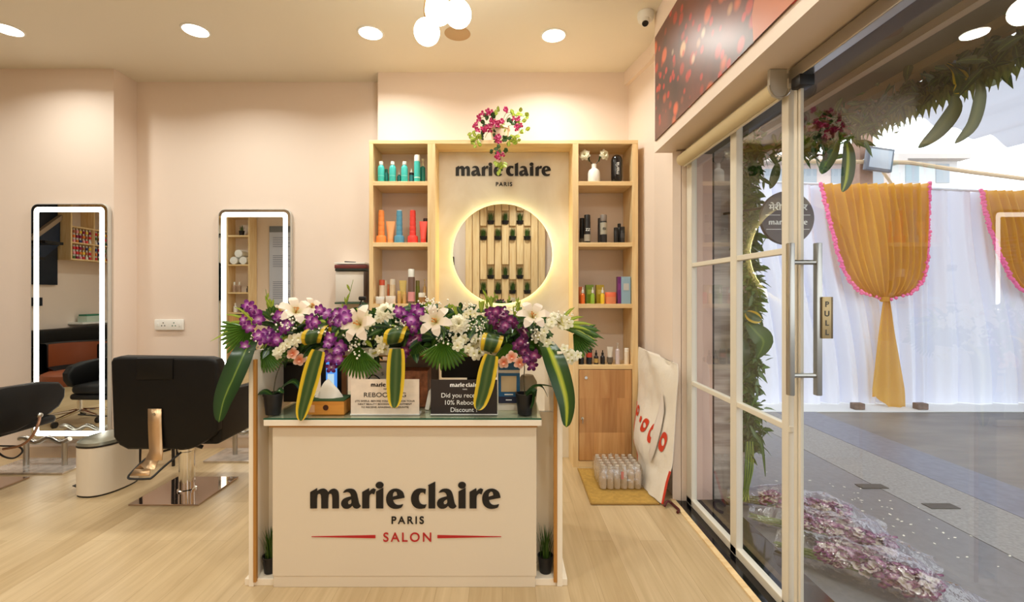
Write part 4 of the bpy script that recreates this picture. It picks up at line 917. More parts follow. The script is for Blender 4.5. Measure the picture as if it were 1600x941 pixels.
prod('cream_tube', 'dark tube with red label beside the green labelled tube', 'tube', g, 920.5, 3, 24, 9, 'can', (26, 28, 34), (26, 26, 24), band=(.45, .75, (200, 66, 48)))
prod('dropper_bottle', 'black dropper bottle with gold label on the lowest right shelf', 'bottle', g, 931.5, 3, 22, 7, 'dropper', (38, 34, 34), BLK, band=(.1, .4, (196, 160, 90)))
prod('dropper_bottle', 'plain black dropper bottle with pointed top on the lowest right shelf', 'bottle', g, 941.5, 3, 22, 7, 'dropper', (32, 30, 32), BLK)
prod('cream_tube', 'white tube with dark lower half on the lowest right shelf', 'tube', g, 953, 3, 27, 9.5, 'tube', (226, 218, 206), (90, 82, 72), band=(.1, .4, (110, 98, 84)))
prod('mist_bottle', 'tall clear mist bottle on the lowest right shelf', 'bottle', g, 965, 3, 33, 7, 'pump', (214, 200, 204), (206, 196, 190))
prod('mist_bottle', 'short white bottle at the right end of the lowest right shelf', 'bottle', g, 979, 3, 25, 7.5, 'can', (232, 214, 190), (244, 236, 224))

# ------------------------------------------------------------------ trailing flowers on top of the unit
bg = T('trailing_flowers', (-0.02, 3.50, 2.4605), 'trailing magenta bougainvillea spray in pale pot above the round mirror', 'potted flowers')
MB().lathe([(0, 0), (.055, 0), (.075, .10), (.08, .10), (.08, .115), (.068, .115), (.065, .09), (0, .09)], seg=24).build('pot', mat('pale_stone_pot', (228, 206, 178), 0.6), bg)
def bp(x, y, Y=3.38): return pt(x, y, Y) - Vector((-0.02, 3.50, 2.4605))
vines = [[(783, 205), (770, 182), (752, 185), (742, 205), (741, 222)], [(783, 205), (775, 190), (762, 200), (752, 208)], [(783, 205), (790, 178), (805, 180), (812, 200), (805, 222)],
         [(783, 205), (795, 180), (812, 182), (825, 180)], [(783, 205), (780, 215), (781, 235), (783, 250), (781, 258)], [(783, 205), (765, 205), (758, 215)], [(783, 205), (800, 195), (812, 202)]]
b = MB()
for v in vines: b.tube(smooth_path([bp(x, y, (3.44 if y < 215 else 3.38) if i else 3.5) for i, (x, y) in enumerate(v)], 4), 0.002, 5)
b.build('vines', 'stem', bg)
rnd = random.Random(5)
def small_leaf(b, c, L, rnd_):
    a = rnd_.uniform(0, 2 * math.pi); d = Vector((math.cos(a), rnd_.uniform(-.6, .2), math.sin(a) - .3)).normalized(); sd = d.cross(Vector((rnd_.uniform(-.4, .4), -1, rnd_.uniform(-.4, .4)))).normalized()
    P = [c + d * L * s for s in (0, .3, .6, .85, 1)]; b.leaf(P, [L * .08, L * .36, L * .36, L * .18, L * .01], sd, .2)
for nm, mm, spots in (('dark_leaves', 'darkleaf', [(760, 178), (768, 186), (775, 200), (790, 215), (795, 186), (800, 190), (782, 232), (785, 215), (772, 237), (792, 237), (757, 195), (808, 198), (765, 192), (776, 213), (750, 212)]),
                      ('lime_leaves', 'limeleaf', [(740, 207), (743, 215), (748, 221), (738, 219), (779, 174), (790, 195), (786, 205), (803, 178), (815, 178), (825, 180), (820, 204), (802, 213), (806, 220), (777, 252), (785, 256), (782, 266), (744, 226), (797, 220), (816, 190), (772, 178)])):
    b = MB()
    for (x, y) in spots:
        for q in range(3): small_leaf(b, bp(x + rnd.uniform(-3, 3), y + rnd.uniform(-3, 3), (3.45 if y < 215 else 3.37) + rnd.uniform(-.03, .03)), rnd.uniform(.028, .045), rnd)
    b.build(nm, mm, bg)
for (x, y, n) in [(751, 182, 3), (744, 193, 3), (764, 173, 4), (751, 206, 4), (767, 196, 4), (773, 190, 5), (781, 193, 6), (788, 176, 4), (808, 184, 3), (811, 200, 4), (778, 217, 6), (780, 243, 4), (761, 201, 4)]:
    b = MB()
    for q in range(n): floret(b, bp(x + rnd.uniform(-5, 5), y + rnd.uniform(-5, 5), (3.41 if y < 215 else 3.36) + rnd.uniform(-.02, .02)), Vector((rnd.uniform(-.7, .7), -1, rnd.uniform(-.5, .5))), .021, 3, curl=.6, fat=.5, lip=False)
    b.build('bract_cluster', 'magenta', bg)

# ------------------------------------------------------------------ large flower arrangement on the desk
FR = Vector((-0.43, 2.28, 1.0455))
FA = T('flower_arrangement', FR, 'long arrangement of lilies, purple and white orchids and striped leaves on the desk', 'flower arrangement')
def fp(x, y, Y=2.2): return pt(x, y, Y) - FR
rnd = random.Random(11)
b = MB(); b.box(-.62, .62, -.11, .12, 0, .07, .01); b.build('foam_tray', mat('dark_green_tray', (30, 48, 24), 0.8), FA)
# filler foliage
for nm, mm, cnt, sz in (('dark_foliage', 'darkleaf', 520, (.05, .10)), ('green_foliage', 'leaf', 320, (.04, .09)), ('lime_foliage', 'limeleaf', 110, (.04, .08))):
    b = MB()
    for i in range(cnt):
        x = rnd.uniform(-.66, .62); env = 1 - .35 * abs(x / .66) ** 2
        z = rnd.uniform(-.02, .17) * env + .01; y = rnd.uniform(-.17, .14)
        if y < -.1 and z < .0: z = .0
        c = Vector((x, y, z)); L = rnd.uniform(*sz); d = Vector((rnd.uniform(-1, 1) + x * .6, rnd.uniform(-1, .4), rnd.uniform(-.7, .9))).normalized()
        sd = d.cross(Vector((rnd.uniform(-.5, .5), -1, rnd.uniform(-.3, .6)))).normalized(); b.leaf([c + d * L * s + Vector((0, 0, -.25 * L * s * s)) for s in (0, .3, .6, .85, 1)], [L * .05, L * .17, L * .18, L * .10, .0008], sd, .2)
    b.build(nm, mm, FA)
# fan palm leaves: pleated fans
def fan(c, d, size, spread=150, nrm=(0, -1, 0.15), mm='palm', seg=15, droop=.15):
    c = Vector(c); d = Vector(d).normalized(); nrm = Vector(nrm).normalized(); sd = d.cross(nrm).normalized(); b = MB()
    for k in range(seg):
        a0 = R(-spread / 2 + spread * k / seg); a1 = R(-spread / 2 + spread * (k + 1) / seg); am = (a0 + a1) / 2
        def q(a, r, h): return c + (d * math.cos(a) + sd * math.sin(a)) * r + nrm * (h - droop * r * r / size)
        rows = []
        for s in (.06, .4, .75, .92, 1.0):
            r = size * s * (1 - .06 * abs(am)); w = 1 if s < .8 else (.62 if s < .95 else .1)
            rows.append([q(am + (a0 - am) * w, r, 0), q(am, r, size * .035 * w), q(am + (a1 - am) * w, r, 0)])
        b.grid(rows)
    b.tube([c, c - d * size * .25 - nrm * .03], .003, 6); b.build('fan_palm_leaf', mm, FA)
fan(fp(392, 512, 2.09), (-.75, -.1, -.75), .165, 120)
fan(fp(412, 545, 2.08), (.35, 0, -1), .115, 110)
fan(fp(560, 540, 2.06), (0.0, 0, -1), .155, 95)
fan(fp(693, 532, 2.06), (.05, 0, -1), .140, 130)
fan(fp(792, 535, 2.07), (.15, 0, -1), .10, 100)
fan(fp(895, 520, 2.12), (.8, -.1, -.5), .125, 110, mm='leaf')
fan(fp(455, 540, 2.1), (-.2, 0, -1), .08, 90); fan(fp(645, 530, 2.1), (0, 0, -1), .09, 110, mm='leaf')
fan(fp(835, 530, 2.1), (-.3, 0, -1), .09, 100)
# hanging and looped leaves
def hang(pts, wid, mm, side=(1, 0, 0), cup=.18, name='long_leaf', tip=True):
    P = smooth_path(pts, 6); n = len(P); b = MB(); sdl = side
    ws = [wid * 1.5 * (i / (n - 1) + .10) ** .38 * max(0, 1 - i / (n - 1)) ** .58 for i in range(n)]
    ws[-1] = .001; b.leaf(P, ws, sdl, cup, 7); return b.build(name, mm, FA)
hang([fp(392, 530, 2.10), fp(382, 552, 2.03), fp(365, 590, 1.99), fp(350, 625, 1.97), fp(342, 660, 1.96)], .066, 'darkleaf', (1, 0, .25), .2)
hang([fp(852, 535, 2.10), fp(862, 555, 2.02), fp(875, 590, 1.98), fp(885, 630, 1.96), fp(885, 668, 1.955)], .058, 'stripeleaf', (1, 0, -.25), .2)
for (lx, ly, pts) in ((493, 524, [(498, 548), (490, 575), (482, 605), (473, 640), (470, 658)]), (618, 524, [(620, 545), (619, 570), (618, 600), (617, 625), (616, 638)]), (766, 536, [(768, 555), (762, 580), (757, 605), (750, 630), (746, 641)])):
    hang([fp(x, y, 2.02 - .012 * i) for i, (x, y) in enumerate(pts)], .047, 'edgeleaf', (1, 0, .1 if lx < 600 else 0), .12, 'hanging_striped_leaf')
    # loop over the top
    c = fp(lx, ly, 2.10); pp = []
    for i in range(13):
        a = R(-100 + 300 * i / 12); pp.append(c + Vector((.012 * i / 12 + .01 * math.sin(a), -.055 * math.cos(a) , .042 * math.sin(a))))
    P = pp; b = MB(); b.leaf(P, [.03 + .018 * math.sin(math.pi * i / 12) for i in range(13)], (1, 0, .18 if lx != 766 else -.2), .05, 7); b.build('looped_striped_leaf', 'edgeleaf', FA)
# spiky tufts at both ends and on top
def tuft(c, dirs, mm='limeleaf', L=.14, w=.007, name='spiky_leaves'):
    b = MB()
    for d in dirs:
        d = Vector(d).normalized(); l = L * rnd.uniform(.75, 1.1); P = [Vector(c) + d * l * s + Vector((0, 0, -.35 * l * s * s)) for s in (0, .25, .5, .75, 1)]
        b.leaf(P, [w * .6, w, w, w * .7, .0005], d.cross(Vector((0, -1, .3))), .3, 3)
    b.build(name, mm, FA)
tuft(fp(400, 510, 2.15), [(-1, -.3, .5), (-1, -.2, .25), (-1, -.4, .0), (-.8, -.2, .75), (-1, 0, .4), (-.9, -.5, .6), (-.6, -.1, 1), (-1, -.5, .15)], L=.17)
tuft(fp(425, 500, 2.15), [(-.3, -.1, 1), (-.1, -.1, 1), (.2, -.2, 1), (-.6, -.3, .8), (.4, -.3, .8)], 'leaf', L=.11, w=.014)
tuft(fp(872, 512, 2.15), [(1, -.3, .5), (1, -.2, .25), (1, -.4, .05), (.8, -.2, .75), (1, 0, .4), (.9, -.5, .3), (1, -.5, .15), (.5, 0, 1)], L=.17, w=.009)
tuft(fp(890, 515, 2.12), [(1, -.3, .1), (1, -.5, -.2), (.9, -.2, .3)], 'leaf', L=.15, w=.012)
for (x, y) in ((700, 492), (713, 492), (752, 488), (768, 480), (424, 485), (672, 490), (805, 495), (540, 495)):
    tuft(fp(x, y, 2.18), [(rnd.uniform(-.3, .3), -.1, 1) for q in range(4)], L=.085, w=.007)
for (x0, y0, x1, y1) in ((530, 510, 552, 437), (764, 500, 757, 450), (812, 500, 809, 472), (421, 500, 415, 452)):
    b = MB(); p0, p1 = fp(x0, y0, 2.2), fp(x1, y1, 2.2); b.tube([p0, (p0 + p1) / 2 + Vector((.004, 0, 0)), p1], [.0025, .002, .001], 6)
    for q in range(7):
        s = rnd.uniform(.25, .95); c = p0.lerp(p1, s); d = Vector((rnd.uniform(-.5, .5), -.3, 1)).normalized(); b.leaf([c, c + d * .02, c + d * .036], [.002, .005, .0005], (1, 0, 0), .2, 3)
    b.build('bud_stem', 'limeleaf', FA)
# orchids
def spray(name, mm, spots, r, Y=2.08, n=5, fat=.33, jitter=.012, tilt=.5):
    b = MB()
    for (x, y) in spots:
        c = fp(x, y, Y + rnd.uniform(-.03, .03)); floret(b, c, Vector((rnd.uniform(-tilt, tilt), -1, rnd.uniform(-.3, .5))), r * rnd.uniform(.85, 1.15), n, fat=fat)
    b.tube([fp(x, y, Y + .006) for (x, y) in spots] if len(spots) > 1 else [fp(spots[0][0], spots[0][1], Y), fp(spots[0][0], spots[0][1] + 3, Y + .05)], .004, 5)
    b.build(name, mm, FA)
PUR = [[(394, 482), (388, 478), (399, 487)], [(384, 506), (390, 512), (381, 500)], [(412, 522), (418, 528), (409, 531), (404, 525)], [(428, 527), (434, 531), (424, 535), (421, 519)], [(438, 493), (433, 497), (443, 500)], [(449, 509), (444, 514)],
       [(384, 541), (388, 546)], [(404, 499), (408, 495)], [(489, 508), (484, 514), (494, 503), (486, 499)], [(504, 486), (509, 490), (500, 484)], [(523, 497), (529, 502), (518, 503), (526, 490)], [(541, 497), (538, 488), (546, 503), (535, 505)], [(521, 533), (516, 528), (512, 538)],
       [(531, 540), (536, 545), (527, 548)], [(515, 560), (522, 563), (508, 557), (529, 561)], [(518, 574)], [(629, 490), (634, 497), (623, 486)], [(647, 503), (652, 508), (642, 500), (647, 512)], [(650, 483), (655, 487)]]
DPU = [[(645, 532), (652, 528), (640, 537)], [(635, 547), (629, 554), (638, 542), (627, 560)], [(769, 494), (775, 487), (765, 488), (771, 501)], [(783, 506), (790, 509), (778, 510), (786, 514)], [(786, 487), (781, 493), (789, 495)], [(812, 510), (806, 507), (818, 515), (822, 521)],
       [(814, 534), (808, 540), (820, 539), (817, 529)], [(819, 550), (826, 554), (813, 547)], [(828, 563), (835, 556), (831, 571), (822, 562), (839, 550)], [(798, 500), (803, 503)]]
for s in PUR: spray('purple_orchid_spray', 'purple', s, .030)
for s in DPU: spray('deep_purple_orchid_spray', 'dpurple', s, .029)
WHI = [[(442, 542), (448, 538), (437, 548)], [(453, 534), (458, 529), (463, 535), (451, 540)], [(435, 555), (440, 559), (432, 551)], [(466, 529), (471, 526)], [(598, 534), (604, 538), (592, 530), (600, 541)], [(588, 550), (594, 546), (582, 553), (603, 546)],
       [(575, 497), (569, 491), (581, 503), (573, 508)], [(719, 534), (712, 530), (726, 529), (715, 541)], [(732, 545), (739, 541), (726, 549)], [(750, 551), (744, 556), (756, 546), (740, 553)], [(748, 534), (741, 530), (755, 537), (749, 526)], [(735, 487), (742, 491), (729, 492)],
       [(854, 534), (848, 528), (860, 539), (851, 543)], [(844, 524), (850, 518), (840, 530)], [(875, 506), (869, 501), (881, 510), (877, 498)], [(862, 504), (857, 509), (866, 497)], [(888, 550), (882, 545), (893, 556), (888, 560)], [(897, 560), (903, 555), (892, 564)], [(858, 550), (852, 548)], [(886, 500), (889, 506)]]
for s in WHI: spray('white_orchid_spray', 'wpetal', s, .024, fat=.36)
for (x, y, r) in ((603, 489, .052), (717, 508, .056), (594, 498, .03), (865, 500, .04), (892, 556, .035)):   # full white chrysanthemums
    b = MB()
    for k in range(5): floret(b, fp(x, y, 2.11), Vector((.05, -1, .45)), r * (1 - .14 * k), 11, rot=k * .35, curl=.25 + .25 * k, fat=.17, lip=False)
    b.build('white_chrysanthemum', 'wpetal', FA)
# lilies
for (x, y, r, nr, Y) in ((564, 508, .095, (-.35, -1, .35), 2.07), (682, 504, .085, (-.2, -1, .5), 2.08), (832, 497, .085, (.1, -.9, .8), 2.12), (462, 490, .085, (.5, -.8, .9), 2.14), (440, 488, .05, (-.2, -1, .5), 2.16), (486, 482, .06, (.6, -.6, .9), 2.2)):
    b = MB(); c = fp(x, y, Y); nv = Vector(nr).normalized()
    floret(b, c, nv, r, 6, curl=.42, fat=.26, lip=False); b.build('lily', 'lily', FA)
    b = MB()
    for q in range(6):
        d = (nv + Vector((rnd.uniform(-.3, .3), 0, rnd.uniform(-.3, .3)))).normalized(); b.tube([c, c + d * r * .45], .0012, 5); b.ball(c + d * r * .46, .0035, 1, (1.6, 1, 1))
    b.build('lily_stamens', mat('amber_stamen', (196, 130, 60), 0.6) if 'st' not in M else M['st'], FA); M['st'] = bpy.data.materials.get('amber_stamen')
# baby's breath
b = MB(); bs = MB()
for (x, y, n, sx, sy) in ((448, 505, 60, 16, 11), (553, 540, 80, 16, 20), (570, 520, 20, 14, 8), (672, 478, 55, 20, 14), (690, 530, 30, 12, 10), (745, 508, 60, 18, 18), (836, 520, 60, 12, 20), (630, 505, 40, 14, 8), (500, 520, 40, 16, 8), (395, 530, 20, 14, 12), (735, 480, 20, 12, 8), (880, 495, 20, 14, 6), (800, 485, 14, 14, 6)):
    for q in range(n):
        c = fp(x + rnd.gauss(0, sx * .55), y + rnd.gauss(0, sy * .55), 2.07 + rnd.uniform(-.03, .09)); b.ball(c, rnd.uniform(.0032, .006), 1)
        if q % 4 == 0: bs.tube([c, fp(x, y + 14, 2.16)], .0006, 3, False)
tag(b.build('babys_breath', 'breath', FA), '', '')
o = [q for q in FA.children if q.name.startswith('babys_breath')][0]; del o['label']; del o['category']; o['kind'] = 'stuff'
bs.build('babys_breath_stems', 'stem', FA)

# ------------------------------------------------------------------ by the right wall
mt = T('door_mat', (0.77, 3.09, 0), 'flat olive brown mat under the plastic bottle pack', 'mat')
b = MB(); rows = []
for i in range(15):
    s = i / 14; rows.append([(-.21 + .42 * u - .012 * (1 - s), -.285 + .57 * s, .009 + .004 * max(0, math.sin(u * 9)) * (s < .1)) for u in [j / 12 for j in range(13)]])
b.grid(rows); o = b.build('mat_pile', mat('olive_brown_mat', (186, 146, 70), 0.9, bump=.5, bscale=220, noise_amt=.15, nscale=40), mt); sm = o.modifiers.new('thick', 'SOLIDIFY'); sm.thickness = .008
b = MB(); b.tube([(-.222, -.283, .007), (.198, -.283, .007)], .006, 6); b.tube([(-.222, -.283, .007), (-.21, .283, .007)], .005, 6); b.build('bound_edge', mat('mat_edge', (160, 122, 58), 0.9), mt)
pk = T('bottle_pack', (0.785, 3.12, 0.0135), 'shrink wrapped pack of small clear bottles with white caps on the mat', 'bottle pack')
clear = panemat('clear_film', (0.90, 0.87, 0.84), 1.35, 0.12, 0.14, 0.9)
cloudy = mat('cloudy_plastic', (240, 226, 212), 0.35, alpha=0.8)
first = None
for i in range(6):
    for j in range(5):
        lx, ly = -.115 + i * .046, -.095 + j * .048
        if first is None:
            bt = MB().lathe([(0, 0), (.0205, 0), (.0215, .006), (.0215, .105), (.012, .128), (.012, .134), (0, .134)], seg=14).build('small_bottle', cloudy, pk)
            cp = MB().lathe([(0, .132), (.0135, .132), (.0135, .15), (.012, .152), (0, .152)], seg=14).build('cap', 'white', bt); first = (bt, cp)
        else:
            bt = first[0].copy(); COL.objects.link(bt); cp = first[1].copy(); COL.objects.link(cp); cp.parent = bt
        bt.location = (lx, ly, 0)
b = MB(); n_ = Vector
def crumple(p, a=.006, f=22): p = Vector(p); v = noise.noise_vector(p * f); return p + v * a
rows = []
for (z, e) in ((0.001, .008), (.04, .010), (.08, .011), (.12, .008), (.150, .0), (.157, -.02)):
    row = []
    for k in range(48):
        a = 2 * math.pi * (k + .5) / 48; ca, sa = math.cos(a), math.sin(a); m_ = max(abs(ca), abs(sa)); row.append(crumple((ca / m_ * (.138 + e), .001 + sa / m_ * (.118 + e), z), .006 if z > .01 else 0.0))
    rows.append(row)
V = b.grid(rows, wrap=True); b.bm.faces.new(V[-1]); b.build('shrink_wrap', clear, pk)
MB().box(-.005, .012, -.131, -.128, .07, .12, .001).build('pink_label', mat('pink_print', (206, 130, 120), .5), pk, smooth=False)
# white sack leaning on the wall
SK = Vector((0.97, 3.05, 0.0))
sk = T('white_sack', SK, 'tall crumpled white plastic sack with red print leaning on the pink wall', 'sack')
left = [(0.975, 3.26, .014), (0.985, 3.30, .14), (0.965, 3.34, .25), (1.00, 3.38, .45), (1.02, 3.41, .62), (1.02, 3.42, .80), (1.025, 3.43, .905)]
right = [(0.985, 2.79, .014), (1.015, 2.80, .14), (1.045, 2.80, .25), (1.06, 2.80, .45), (1.07, 2.80, .62), (1.075, 2.78, .80), (1.078, 2.80, .87)]
LL, RR = smooth_path(left, 5), smooth_path(right, 5)
def sackside(off):
    rows = []
    for i, (a, c) in enumerate(zip(LL, RR)):
        s = i / (len(LL) - 1); row = []
        for j in range(25):
            u = j / 24; p = a.lerp(c, u); th = (.040 * math.sin(math.pi * u) ** .6) * (1 - s * .75) + .002
            w = noise.noise(Vector((u * 3.1, s * 4.2, off))) * .022 + noise.noise(Vector((u * 9, s * 11, 3 + off))) * .008
            q = p + Vector((-1, -.1, 0)) * (th * (1 if off > 0 else -.45) + w * math.sin(math.pi * u) ** .5) - SK
            row.append(q)
        rows.append(row)
    return rows
skm = mat('white_woven_plastic', (232, 224, 212), .45, bump=.15, bscale=40)
b = MB(); A = sackside(1); B_ = sackside(-1)
rows = [list(r1) + list(reversed(r2)) for r1, r2 in zip(A, B_)]
V = b.grid(rows, wrap=True); b.bm.faces.new(V[-1]); b.bm.faces.new(list(reversed(V[0]))); b.build('sack_body', skm, sk)
rd = mat('red_print', (206, 62, 38), .5)
def on_sack(u, s, lift=.004):
    f = s * (len(A) - 1); i = min(int(f), len(A) - 2); t_ = f - i; g_ = u * 24; j = min(int(g_), 23); w = g_ - j
    p = Vector(A[i][j]).lerp(Vector(A[i][j + 1]), w).lerp(Vector(A[i + 1][j]).lerp(Vector(A[i + 1][j + 1]), w), t_); return p + Vector((-lift, -.001, 0))
for (u, s, ru, rs_, hole) in ((.10, .505, .055, .035, 1), (.24, .47, .035, .018, 0), (.38, .455, .10, .036, 1), (.60, .44, .08, .05, 1), (.84, .43, .07, .05, 1)):
    b = MB(); n = 18
    O = [on_sack(min(.99, max(.01, u + ru * math.cos(2 * math.pi * k / n) * (1 + .15 * math.sin(4 * math.pi * k / n)))), s + rs_ * math.sin(2 * math.pi * k / n) + .2 * ru * math.cos(2 * math.pi * k / n)) for k in range(n)]
    I = [on_sack(min(.99, max(.01, u + (.45 if hole else 0.02) * ru * math.cos(2 * math.pi * k / n))), s + (.4 if hole else .02) * rs_ * math.sin(2 * math.pi * k / n)) for k in range(n)]
    for k in range(n): b.face([O[k], O[(k + 1) % n], I[(k + 1) % n], I[k]])
    b.build('red_letter_blot', rd, sk)
b = MB(); b.tube([on_sack(.003, s, 0) for s in (.0, .1, .2, .3, .4, .5, .55)], .004, 6); b.build('red_seam', rd, sk)
b = MB(); b.tube([on_sack(.995, s, 0) for s in (.0, .08, .16, .22, .28)], .007, 6); b.build('red_seam', rd, sk)
b = MB(); rows = []
for i in range(9):
    s = i / 8; rows.append([on_sack(.70 + (.16 - .12 * s * 0) * (u - .5) * (1 - abs(2 * s - 1) ** 2 * .8) + .12 * s - .04, .28 + .42 * s, .012 + .018 * math.sin(math.pi * u) * math.sin(math.pi * s)) for u in (0, .25, .5, .75, 1)])
b.grid(rows); b.build('folded_flap', mat('white_flap', (222, 212, 204), .5), sk)
cd = MB().tube(smooth_path([(0.985, 2.765, .012), (1.01, 2.79, .03), (1.035, 2.80, .018), (1.05, 2.765, .010), (1.055, 2.72, .010), (1.035, 2.69, .010)], 6), .008, 8).build('dark_red_strap', mat('dark_red_strap', (84, 30, 28), .5), None); tag(cd, 'curled dark red strap on the floor at the foot of the white sack', 'strap')

# ------------------------------------------------------------------ outside: ground, jamb, soffit
def ground_mat():
    m, nt, b = base('grey_granite_paving'); L = nt.links.new; N = nt.nodes.new
    tc = N('ShaderNodeTexCoord'); n = N('ShaderNodeTexNoise'); n.inputs['Scale'].default_value = 1.1; n.inputs['Detail'].default_value = 10; n.inputs['Roughness'].default_value = .62
    mp = N('ShaderNodeMapping'); mp.inputs['Scale'].default_value = (.5, 1.6, 1); L(tc.outputs['Object'], mp.inputs[0]); L(mp.outputs[0], n.inputs['Vector'])
    r = N('ShaderNodeValToRGB'); r.color_ramp.elements[0].position = .34; r.color_ramp.elements[0].color = lin((92, 88, 86)); r.color_ramp.elements[1].position = .68; r.color_ramp.elements[1].color = lin((142, 134, 124))
    L(n.outputs['Fac'], r.inputs[0])
    n2 = N('ShaderNodeTexNoise'); n2.inputs['Scale'].default_value = 120; L(tc.outputs['Object'], n2.inputs['Vector'])
    mx = N('ShaderNodeMix'); mx.data_type = 'RGBA'; mx.blend_type = 'OVERLAY'; mx.inputs[0].default_value = .35; L(r.outputs[0], mx.inputs[6]); L(n2.outputs['Color'], mx.inputs[7])
    L(mx.outputs[2], b.inputs['Base Color']); b.inputs['Roughness'].default_value = .42; return m
sbox('floor_outside', ground_mat(), 1.40, 40, -8, 40, -0.2, -0.02)
struct(MB().box(1.40, 2.55, -8, 6.0, -0.019, -0.014).build('floor_paving_near', mat('smooth_grey_paving', (112, 110, 112), .35, noise_amt=.12, nscale=30), smooth=False))
struct(MB().box(2.555, 3.05, -8, 6.0, -0.019, -0.013).build('floor_paving_strip', mat('light_speckled_paving', (140, 136, 132), .5, noise_amt=.22, nscale=60), smooth=False))
struct(MB().box(3.055, 3.5, -8, 6.0, -0.019, -0.013).build('floor_paving_far', mat('bluish_paving', (112, 114, 126), .35, noise_amt=.15, nscale=20), smooth=False))
def stonewall():
    m, nt, b = base('banded_stone_cladding'); L = nt.links.new; N = nt.nodes.new
    tc = N('ShaderNodeTexCoord'); mp = N('ShaderNodeMapping'); mp.inputs['Scale'].default_value = (.8, .8, 9); n = N('ShaderNodeTexNoise'); n.inputs['Scale'].default_value = 2.4; n.inputs['Detail'].default_value = 9
    r = N('ShaderNodeValToRGB'); r.color_ramp.elements[0].position = .36; r.color_ramp.elements[0].color = lin((150, 136, 126)); r.color_ramp.elements[1].position = .62; r.color_ramp.elements[1].color = lin((204, 192, 180))
    L(tc.outputs['Object'], mp.inputs[0]); L(mp.outputs[0], n.inputs['Vector']); L(n.outputs['Fac'], r.inputs[0]); L(r.outputs[0], b.inputs['Base Color']); b.inputs['Roughness'].default_value = .45; return m
sbox('wall_outer_jamb', mat('pink_jamb', (226, 190, 172), .5), 1.20, 1.325, 2.87, 4.0, 0, 2.4)
sbox('trim_5', 'black', 1.325, 1.338, 2.875, 4.0, 0, 2.4)
sbox('wall_outer_stone', stonewall(), 1.338, 1.56, 2.88, 4.0, -0.02, 2.4)
sof = mat('dark_brown_soffit', (74, 60, 50), .5)
sbox('ceiling_soffit', sof, 1.30, 2.04, -4, 4.0, 2.36, 2.5)
sbox('trim_6', mat('taupe_beam', (176, 150, 126), .5), 1.66, 1.70, -4, 4.0, 2.325, 2.36)
sbox('trim_7', mat('cream_brown_beam', (150, 124, 88), .5), 1.90, 2.00, -4, 4.0, 2.32, 2.36)
sbox('wall_facade_above', mat('facade_grey', (150, 140, 130), .7), 1.30, 2.10, -8, 9, 2.5, 3.6)
# leafy garland hung along the outer beam and down the jamb
def leaf_mass(b, c, n, sp, L, rn, droop=.3, out=(0, 0, 0), w=.17):
    for i in range(n):
        p = Vector(c) + Vector((rn.gauss(0, sp[0]), rn.gauss(0, sp[1]), rn.gauss(0, sp[2]))); l = L * rn.uniform(.6, 1.3)
        d = (Vector((rn.uniform(-1, 1), rn.uniform(-1, 1), rn.uniform(-1, .7))) + Vector(out)).normalized(); sd = d.cross(Vector((rn.uniform(-1, 1), rn.uniform(-1, 1), rn.uniform(-.5, .5)))).normalized()
        b.leaf([p + d * l * s + Vector((0, 0, -droop * l * s * s)) for s in (0, .3, .65, 1)], [l * .06, l * w, l * w * .8, .0008], sd, .2, 3)
rn = random.Random(21)
gt = T('leaf_garland', (1.99, 1.6, 2.3), 'leafy green garland of palm fronds hung along the outside beam', 'garland')
GL = Vector((1.99, 1.6, 2.3))
b = MB()
for i in range(34):
    y = 3.0 - i * .085; leaf_mass(b, Vector((1.99, y, 2.30)) - GL, 26, (.05, .05, .045), .09, rn)
b.build('foliage', 'darkleaf', gt)
b = MB()
for i in range(16):
    y = 3.05 - i * .045; leaf_mass(b, Vector((1.93, y, 2.27)) - GL, 22, (.07, .05, .06), .075, rn)
b.build('dense_foliage_clump', 'leaf', gt)
frond = leafmat('palm_frond', [(0, (112, 122, 56)), (1, (82, 92, 42))], .5, .35)
for i in range(11):
    y = 2.45 - i * .10; b = MB(); c = Vector((2.0, y, 2.33)) - GL
    for k in range(11):
        a = R(-52 + 104 * k / 10); d = Vector((.08, math.sin(a), -math.cos(a))); l = .20 * (1 - .1 * abs(math.sin(a))); P = [c + d * l * s for s in (.05, .4, .75, 1)]; b.leaf(P, [.004, .013, .011, .0008], (0, math.cos(a), math.sin(a)), .25, 3)
    b.build('palm_frond', frond, gt)
def gleaf(pts, w, mm='darkleaf', side=(.3, .8, 0)):
    P = smooth_path([Vector(p) - GL for p in pts], 5); n = len(P); b = MB(); b.leaf(P, [w * max(.03, math.sin(math.pi * (.05 + .95 * i / (n - 1)))) ** .7 for i in range(n)], side, .2, 5); b.build('hanging_leaf', mm, gt)
olive = leafmat('olive_leaf', [(0, (120, 124, 70)), (1, (76, 86, 40))], .4, .3); M['olive'] = olive
gleaf([pt(1310, 215, 2.62), pt(1300, 240, 2.62), pt(1287, 262, 2.62), pt(1284, 272, 2.62)], .035, 'leaf', (1, 0, .7))
gleaf([pt(1322, 220, 2.60), pt(1325, 245, 2.60), pt(1322, 280, 2.60), pt(1316, 300, 2.60)], .04, 'stripeleaf', (1, 0, 0))
gleaf([pt(1489, 150, 1.95), pt(1490, 170, 1.95), pt(1465, 205, 1.95), pt(1435, 231, 1.95)], .034, 'olive', (1, 0, .6))
gleaf([pt(1528, 125, 1.9), pt(1530, 150, 1.9), pt(1518, 195, 1.9), pt(1492, 224, 1.9)], .028, 'olive', (1, 0, .3))
gleaf([pt(1478, 100, 1.95), pt(1495, 115, 1.93), pt(1500, 135, 1.93), pt(1490, 145, 1.93)], .035, 'edgeleaf', (1, 0, -.3))
gleaf([pt(1545, 90, 1.9), pt(1560, 110, 1.9), pt(1545, 122, 1.9), pt(1525, 125, 1.9)], .04, 'olive', (.3, 0, 1))
